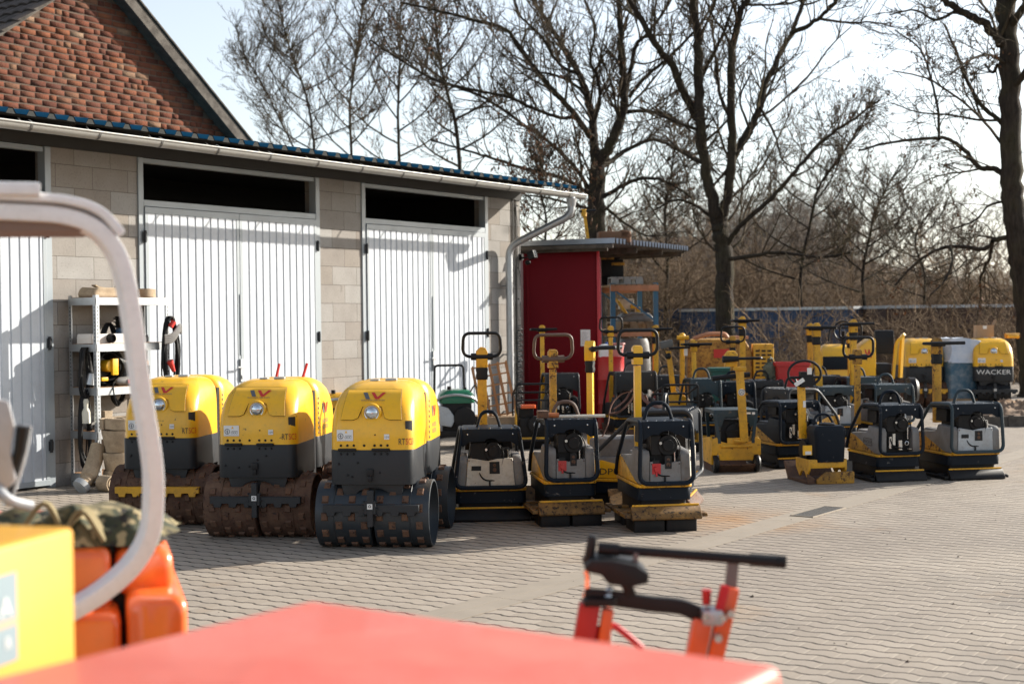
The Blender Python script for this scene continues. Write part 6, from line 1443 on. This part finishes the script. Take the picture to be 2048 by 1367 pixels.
def grow(tb, p, d, L, r, lvl, maxl, tips, up=.12, wander=.16, kids=5, spread=(.5,1.0), droop=0, rmin=.0055):
    n = max(3, int(L/.22)+2) if lvl < maxl else 4
    n = min(n, 9); st = L/(n-1); pts = [p]; d = unit(d)
    for i in range(n-1):
        d = unit(d + RG.normal(0, wander, 3) + np.array([0,0,up-droop*i/n])); pts.append(pts[-1]+d*st)
    rad = np.linspace(r, max(rmin, r*.35), n); tb.add(pts, rad)
    tips.append(pts[-1])
    if lvl < maxl:
        for k in range(kids):
            t = RG.uniform(.2, .98); i = min(int(t*(n-1)), n-2); q = pts[i] + (pts[i+1]-pts[i])*(t*(n-1)-i)
            ax = unit(np.cross(unit(pts[i+1]-pts[i]), RG.normal(0,1,3))); an = RG.uniform(*spread); dd = unit(pts[i+1]-pts[i])*math.cos(an)+ax*math.sin(an)
            grow(tb, q, dd, L*RG.uniform(.35,.6)*(1.1-t*.5), max(rmin, r*.6*(1-t*.4)), lvl+1, maxl, tips, up, wander*1.15, max(2,kids-1), spread, droop, rmin)
def leaves(name, tips, n, size, parent, m=LEAFB, clump=4):
    V_ = []; Q_ = []
    T_ = np.array(tips); 
    for k in range(n):
        c = T_[RG.integers(len(T_))]
        for q in range(RG.integers(1, clump+1)):
            p_ = c + RG.normal(0, size*1.3, 3) - np.array([0,0,size]); a = unit(RG.normal(0,1,3)+np.array([0,0,-1.5])); b = unit(np.cross(a, RG.normal(0,1,3))); s_ = size*RG.uniform(.6,1.3)
            o = len(V_); V_ += [p_, p_+a*s_*.9+b*s_*.4, p_+a*s_*1.9, p_+a*s_*.9-b*s_*.4]; Q_.append((o,o+1,o+2,o+3))
    return npmesh(name, V_, Q_, m, parent, smooth=False)
def tree(name, label, cat, Z, limbs, twig=(.3,1.6,.014), kids=4, maxl=2, leaf=0, leafsize=.05, group=None, dz=2.2, root=None, dens=1.0, sub=1.0, droop=0, up=.10, base=None):
    """limbs: list of (pixel polyline, r0 px, r1 px); the crown is spread out in depth around Z"""
    sc = Z/F; trunkT = Tubes(9); branchT = Tubes(6); twT = Tubes(3); tips = []
    b = np.array(P(*(root or limbs[0][0][0]), Z)); o0_ = np.array([b[0], b[1], 0.0])
    for li, (px, r0, r1) in enumerate(limbs):
        off = 0 if li == 0 else RG.uniform(-1,1)*dz; n_ = len(px); ctl = []
        for i, (x, y) in enumerate(px):
            f_ = 0 if li == 0 else (i/(n_-1)); ctl.append(np.array(P(x, y, Z + off*f_)) - o0_)
        if li == 0: ctl = [np.array([ctl[0][0]*.98, 0, -.1])] + ctl
        path = [np.array(q) for q in spline(ctl, 6)]; N = len(path)
        path = [q + (RG.normal(0, min(.02, .3*r1*sc), 3) if 0 < i < N-1 else 0) for i, q in enumerate(path)]
        rad = np.linspace(r0, r1, N)*sc*(1+RG.normal(0,.025,N))
        if li == 0: rad[:3] *= np.array([1.5,1.25,1.1])
        (trunkT if r0 > 7.5 else branchT).add(path, rad)
        L = sum(np.linalg.norm(path[i+1]-path[i]) for i in range(N-1)); tips.append(path[-1])
        for k in range(int(L/1.25*sub)):
            t = RG.uniform(.15 if li else .6, .95); i = min(int(t*(N-1)), N-2); td = unit(path[i+1]-path[i])
            ax = unit(np.cross(td, RG.normal(0,1,3))); an = RG.uniform(.5,1.0); dd = td*math.cos(an)+ax*math.sin(an)+np.array([0,0,.1])
            grow(twT, path[i], dd, RG.uniform(1.8,3.4)*min(1,.45+rad[i]*7), min(rad[i]*.6, .045), 0, 3, tips, up, .13, 5, (.35,.95), droop)
        if r0*sc > .25 and li == 0: cnt = int(L*.8*dens)
        else: cnt = int(L/twig[0]*dens*1.45)
        for k in range(cnt):
            t = RG.uniform(.12 if li else .55, 1.0)**.8; i = min(int(t*(N-1)), N-2); q = path[i]; td = unit(path[i+1]-path[i])
            ax = unit(np.cross(td, RG.normal(0,1,3))); an = RG.uniform(.45,1.05); dd = td*math.cos(an)+ax*math.sin(an)+np.array([0,0,.15])
            Lk = twig[1]*RG.uniform(.45,1.25)*(1.15-.5*t); grow(twT, q, dd, Lk, min(rad[i]*.6, twig[2]*1.5*RG.uniform(.6,1.5)), 0, maxl, tips, up, .15, kids, (.35,.95), droop)
    t_ = thing(name, label, cat, tuple(o0_), 0, group)
    if trunkT.V: v, q = trunkT.arr(); npmesh('trunk', v, q, BARK, t_)
    if branchT.V: v, q = branchT.arr(); npmesh('branch', v, q, BARK, t_)
    if twT.V: v, q = twT.arr(); npmesh('crown', v, q, BARKT, t_)
    if leaf: leaves('foliage', tips, leaf, leafsize, t_)
    return t_
TG = 'bare trees round the yard'
tree('bare_tree', 'big bare tree forking low behind the end of the blue garage roof', 'tree', 40.0, [
 ([(1192,600),(1192,467),(1193,376),(1196,318)],23,15),
 ([(1192,330),(1188,280),(1185,239),(1173,191),(1158,147),(1127,96),(1093,41),(1050,-20),(1000,-80)],10,3),
 ([(1196,330),(1212,300),(1233,263),(1247,212),(1247,164),(1243,103),(1240,41),(1236,-30),(1230,-120)],12,4),
 ([(1246,222),(1254,180),(1260,144),(1274,89),(1295,68),(1325,27),(1360,-30)],6,2.5),
 ([(1258,195),(1288,157),(1332,120),(1387,65),(1420,20),(1450,-30)],4,2),
 ([(1186,275),(1178,270),(1144,222),(1103,178),(1069,137),(1035,89),(1008,58),(939,38),(871,20),(800,5)],7,2),
 ([(1150,232),(1124,236),(1072,219),(1018,195),(939,178),(871,161),(802,120),(740,80)],4,1.5),
 ([(1188,392),(1175,386),(1155,372),(1110,352),(1042,335),(990,318),(932,301),(860,280)],5,1.8),
 ([(1188,384),(1178,376),(1144,328),(1093,280),(1042,246),(973,198),(922,178),(850,150),(800,110)],5,1.6),
 ([(1205,330),(1219,325),(1247,304),(1301,280),(1349,294),(1400,321),(1440,350)],6,2),
 ([(1200,394),(1213,390),(1264,362),(1308,357),(1349,372),(1390,400)],5,1.8),
 ([(1173,191),(1150,170),(1110,150),(1060,140),(1020,110)],4,1.5),([(1186,250),(1200,200),(1193,150),(1180,120),(1190,60),(1170,0)],4,1.6),
 ([(1247,225),(1290,222),(1339,232),(1390,267)],4,1.6),([(1158,147),(1120,130),(1080,70),(1040,30),(1020,-30)],4,2),
 ([(1196,400),(1230,430),(1290,470),(1340,462)],3.5,1.5),([(1188,420),(1150,410),(1090,395),(1050,390)],3.5,1.4)],
 (.30,1.7,.015), 4, 2, 520, .055, TG, dz=3.0)
tree('bare_tree', 'bare tree with several dark upright stems standing before the blue container', 'tree', 36.5, [
 ([(1452,690),(1450,600),(1449,520),(1442,467),(1436,436)],20,16.5),
 ([(1440,450),(1430,420),(1413,342),(1399,239),(1398,137),(1392,51),(1380,-10),(1370,-90)],12.5,7),
 ([(1440,450),(1450,410),(1464,325),(1461,205),(1464,103),(1481,27),(1500,-10),(1530,-70)],10.5,5),
 ([(1455,350),(1474,301),(1502,253),(1522,205),(1533,164),(1560,109),(1584,65),(1608,0),(1630,-60)],9,3.5),
 ([(1582,67),(1628,44),(1666,7),(1700,-40)],5,3),([(1395,236),(1368,185),(1348,137),(1325,106),(1281,41),(1260,0),(1240,-60)],9,4),
 ([(1452,495),(1470,465),(1492,441),(1553,386),(1608,321),(1656,273),(1710,236),(1760,200)],6,2),
 ([(1401,260),(1370,250),(1320,230),(1280,215)],4,2),([(1398,160),(1420,120),(1445,70),(1470,0)],5,2),([(1409,330),(1360,300),(1330,270)],4,2),
 ([(1462,240),(1440,190),(1430,110),(1425,40)],4.5,2),([(1500,260),(1480,200),(1500,150)],3,1.4),([(1520,215),(1550,270),(1565,320),(1600,340)],3,1.4),
 ([(1640,38),(1690,45),(1750,45),(1790,55)],3,1.2),([(1440,520),(1500,512),(1570,505),(1640,515),(1700,505)],4.5,2),([(1430,440),(1390,410),(1350,400),(1310,420)],4,1.6)],
 (.32,1.5,.014), 4, 2, 120, .05, TG, dz=2.4, dens=.9)
tree('bare_tree', 'thick bare tree with drooping twigs at the edge above the long brown container', 'tree', 30.0, [
 ([(2062,760),(2052,600),(2040,520),(2030,440),(2024,342),(2020,200),(2014,68),(2010,-60)],25,19),
 ([(2008,90),(1997,79),(1963,44),(1915,20),(1880,-10),(1850,-40)],10,5),
 ([(2022,355),(2011,352),(1987,337),(1960,335),(1929,301),(1895,277),(1861,277),(1782,285),(1717,301)],7,2),
 ([(1880,278),(1878,270),(1876,219),(1861,154),(1840,99),(1790,60)],3.5,1.4),
 ([(2016,262),(1997,239),(1963,212),(1936,164),(1912,103),(1890,50)],6,2),
 ([(2032,470),(2012,475),(1990,480),(1968,497),(1899,493),(1855,510),(1822,535),(1790,570)],6,2),
 ([(1984,482),(1983,500),(1976,524),(1961,557),(1963,601)],4,2),([(1900,492),(1905,520),(1890,560),(1860,590)],3,1.4),
 ([(2014,130),(1980,110),(1940,120),(1900,150)],4,1.5),([(2020,180),(2060,130),(2080,60)],8,4),([(2016,60),(2050,10),(2080,-40)],9,5),
 ([(1995,130),(1985,145),(1970,128)],4,2),([(2018,240),(1960,240),(1900,230),(1840,225),(1780,205)],3,1),([(1915,20),(1870,40),(1830,20),(1780,30)],3.5,1.4),([(2028,400),(1980,410),(1950,440),(1900,460)],3,1.2)],
 (.26,1.3,.010), 4, 2, 260, .05, TG, dz=1.8, droop=.35, up=.06, dens=.9, sub=.5)
def slim(label, Z, stem, sides, r0, leaf, dens=1.0):
    limbs = [(stem, r0, 1.2)]
    for (f_, dx, dy) in sides:
        n_ = len(stem)-1; i = min(int(f_*n_), n_-1); q = f_*n_-i; x = stem[i][0]*(1-q)+stem[i+1][0]*q; y = stem[i][1]*(1-q)+stem[i+1][1]*q
        limbs.append(([(x,y),(x+dx*.45,y+dy*.35),(x+dx*.8,y+dy*.75),(x+dx,y+dy*1.15)], r0*.5*(1-f_*.5), .9))
    tree('bare_tree', label, 'tree', Z, limbs, (.38,1.5,.012), 4, 2, leaf, .06, TG, dz=2.6, dens=dens, sub=.35, up=.13)
def sd(n, w, h, f0=.25):
    return [(f0+(.95-f0)*k/n, (1 if k % 2 else -1)*w*(1.1-.7*k/n)*RG.uniform(.6,1.2), -h*RG.uniform(.6,1.2)) for k in range(n)]
slim('slender straight stemmed bare tree with brown leaves behind the garage roof', 46, [(810,640),(805,400),(799,321),(796,239),(799,137),(801,34),(805,-60)], sd(13,95,90,.3), 5, 420)
slim('slender bare tree with a dark curved stem beside the big forked tree', 43, [(930,640),(925,420),(920,342),(912,253),(891,171),(878,113),(871,34),(866,-50)], sd(13,100,85,.3), 6.5, 460)
slim('pale fine twigged bare tree rising beside the brick barn', 50, [(640,640),(636,380),(629,297),(612,191),(581,103),(560,20),(545,-50)], sd(16,110,105,.32), 4, 40, 1.25)
slim('bare tree with very thin stem between the pale twigged and straight stemmed trees', 48, [(690,640),(700,400),(703,308),(700,205),(715,100),(725,0),(730,-70)], sd(14,80,110,.32), 4.5, 260)
slim('thin pale bare tree leaning towards the barn roof', 52, [(560,640),(590,400),(600,330),(560,240),(520,160),(480,100)], sd(12,70,80,.35), 3, 0, 1.1)
slim('young bare tree with tan leaves close behind the dark red shed', 34, [(1090,640),(1088,520),(1092,440),(1080,370),(1085,310)], sd(12,70,60,.25), 4, 420)
slim('young bare tree with forked top between the two big trees', 45, [(1330,660),(1335,520),(1330,420),(1345,330),(1350,240)], sd(14,80,70,.2), 4.5, 260)
slim('spindly bare tree with dense crown over the middle of the containers', 44, [(1610,690),(1600,560),(1620,450),(1640,370),(1690,300),(1720,250)], sd(16,110,80,.2), 4.5, 160)
slim('spindly bare tree with pale branches above the join of the two containers', 45, [(1740,690),(1725,560),(1740,470),(1760,400),(1800,330)], sd(16,110,70,.2), 4.5, 60)
slim('small bare tree with crooked stem leaning over the brown container', 43, [(1840,690),(1850,560),(1830,480),(1860,420)], sd(12,90,60,.25), 3.5, 40)

def shrub_proto(h, n, seed, kids=5, wid=.55, maxl=2, r=.022, up=.05):
    global RG
    old = RG; RG = np.random.default_rng(seed); tb = Tubes(3); tips = []
    for k in range(n):
        a = RG.uniform(0, 2*np.pi); d = np.array([math.cos(a)*wid*RG.uniform(.2,1), math.sin(a)*wid*RG.uniform(.2,1), 1.0])
        grow(tb, np.array([RG.normal(0,.12),RG.normal(0,.12),0]), d, h*RG.uniform(.6,1.05), r*RG.uniform(.6,1.5), 0, maxl, tips, up, .27, kids, (.4,1.35), .12, .0042)
    RG = old; v, q = tb.arr(); return v, q, tips
protos = [shrub_proto(3.4, 8, 21, 6, .8), shrub_proto(4.8, 7, 22, 7, .7), shrub_proto(2.3, 11, 23, 6, 1.2), shrub_proto(5.6, 5, 24, 8, .5, 2, .03)]
def scatter(name, spots, m, label, cat, protos_=protos):
    V_ = []; Q_ = []; o = 0
    for (x, y, z, s_, k) in spots:
        v, q, _ = protos_[k]; a = RG.uniform(0, 2*np.pi); c_, n_ = math.cos(a), math.sin(a); w_ = np.stack([(v[:,0]*c_-v[:,1]*n_)*s_+x, (v[:,0]*n_+v[:,1]*c_)*s_+y, v[:,2]*s_+z], 1)
        V_.append(w_); Q_.append(q+o); o += len(v)
    return tag(npmesh(name, np.concatenate(V_), np.concatenate(Q_), m, smooth=False), label, cat, kind='stuff')
def xat(px, y): return P(px, 640, y).x
spots = []
for k in range(112): y = RG.uniform(43.5, 60); px = RG.uniform(1030, 2150); spots.append((xat(px, y), y, 0, RG.uniform(.75,1.25)*(1.0 if px < 1750 else .8), int(RG.choice([0,1,1,3]))))
scatter('thicket', spots, SHRUB, 'dense brown thicket of bare stems behind the containers', 'thicket')
spots = []
for k in range(42): y = RG.uniform(64, 100); px = RG.uniform(1030, 2250); spots.append((xat(px, y), y, 0, RG.uniform(1.2,1.9)*(1.0 if px < 1700 else .75), int(RG.choice([1,3,3]))))
scatter('far_thicket', spots, FARB, 'haze-paled mass of bare trees farther behind the thicket', 'wood')
spots = []
for k in range(45): y = RG.uniform(130, 190); px = RG.normal(1500, 170); spots.append((xat(px, y), y, max(0,(y-120)*.11), RG.uniform(2.2,3.2), int(RG.choice([1,3]))))
scatter('hillside_wood', spots, FARB, 'far haze-greyed wood on the low hill between the big trees', 'wood')
mb = MB(); V_ = []
for j in range(13):
    for i in range(41):
        x = -200+i*10; y = 110+j*12; V_.append((x, y, -.05+max(0, (y-118)*.12)*math.exp(-((x-28)/60)**2)))
mb.add(V_, [(j*41+i, j*41+i+1, (j+1)*41+i+1, (j+1)*41+i) for j in range(12) for i in range(40)]); structure(mb.build('hill', EARTH))
# shrubs and brambles in front of the containers, one object each
pv, pq, _ = protos[2]; m0 = npmesh('bare_shrub', pv, pq, SHRUB, smooth=False); pv, pq, _ = protos[0]; m1 = npmesh('bare_shrub', pv, pq, SHRUB, smooth=False)
first = {0: True, 1: True}
for k in range(36):
    y = RG.uniform(33.0, 38.0); px = 1330 + (2060-1330)*k/35 + RG.normal(0,10); j = int(RG.random() < .35)
    o = (m0, m1)[j]
    if not first[j]: o = o.copy(); COL.objects.link(o)
    first[j] = False
    if 1665 < px < 1785: px += 110
    if px < 1700: y = min(y, 37.5 if px > 1450 else 38)
    o.location = (xat(px, y), y, 0); o.rotation_euler = (0,0,RG.uniform(0,6.28)); s_ = RG.uniform(.55,.95); o.scale = (s_,s_,s_)
    tag(o, 'bare twiggy shrub growing in front of the containers', 'shrub', 'bare shrubs along the containers')

# grit, leaves and crumbs of soil lying on the paving
V_ = []; Q_ = []
for k in range(170):
    c = G(RG.uniform(380, 2040), RG.uniform(980, 1360)**1.0); s_ = RG.uniform(.003,.008)*(1.8 if RG.random() < .1 else 1); a = RG.uniform(0,6.28,4); o = len(V_)
    V_ += [(c.x+math.cos(t)*s_*RG.uniform(.6,1.3), c.y+math.sin(t)*s_*RG.uniform(.6,1.3), .001) for t in (0,1.6,3.1,4.7)] + [(c.x, c.y, s_*RG.uniform(.5,1.2))]
    Q_ += [(o,o+1,o+4),(o+1,o+2,o+4),(o+2,o+3,o+4),(o+3,o,o+4)]
tag(npmesh('grit', V_, Q_, plain('dark_grit', (.07,.05,.035), .9, var=.7, scale=2), smooth=False), 'scattered crumbs of soil and grit on the paving', 'grit', kind='stuff')
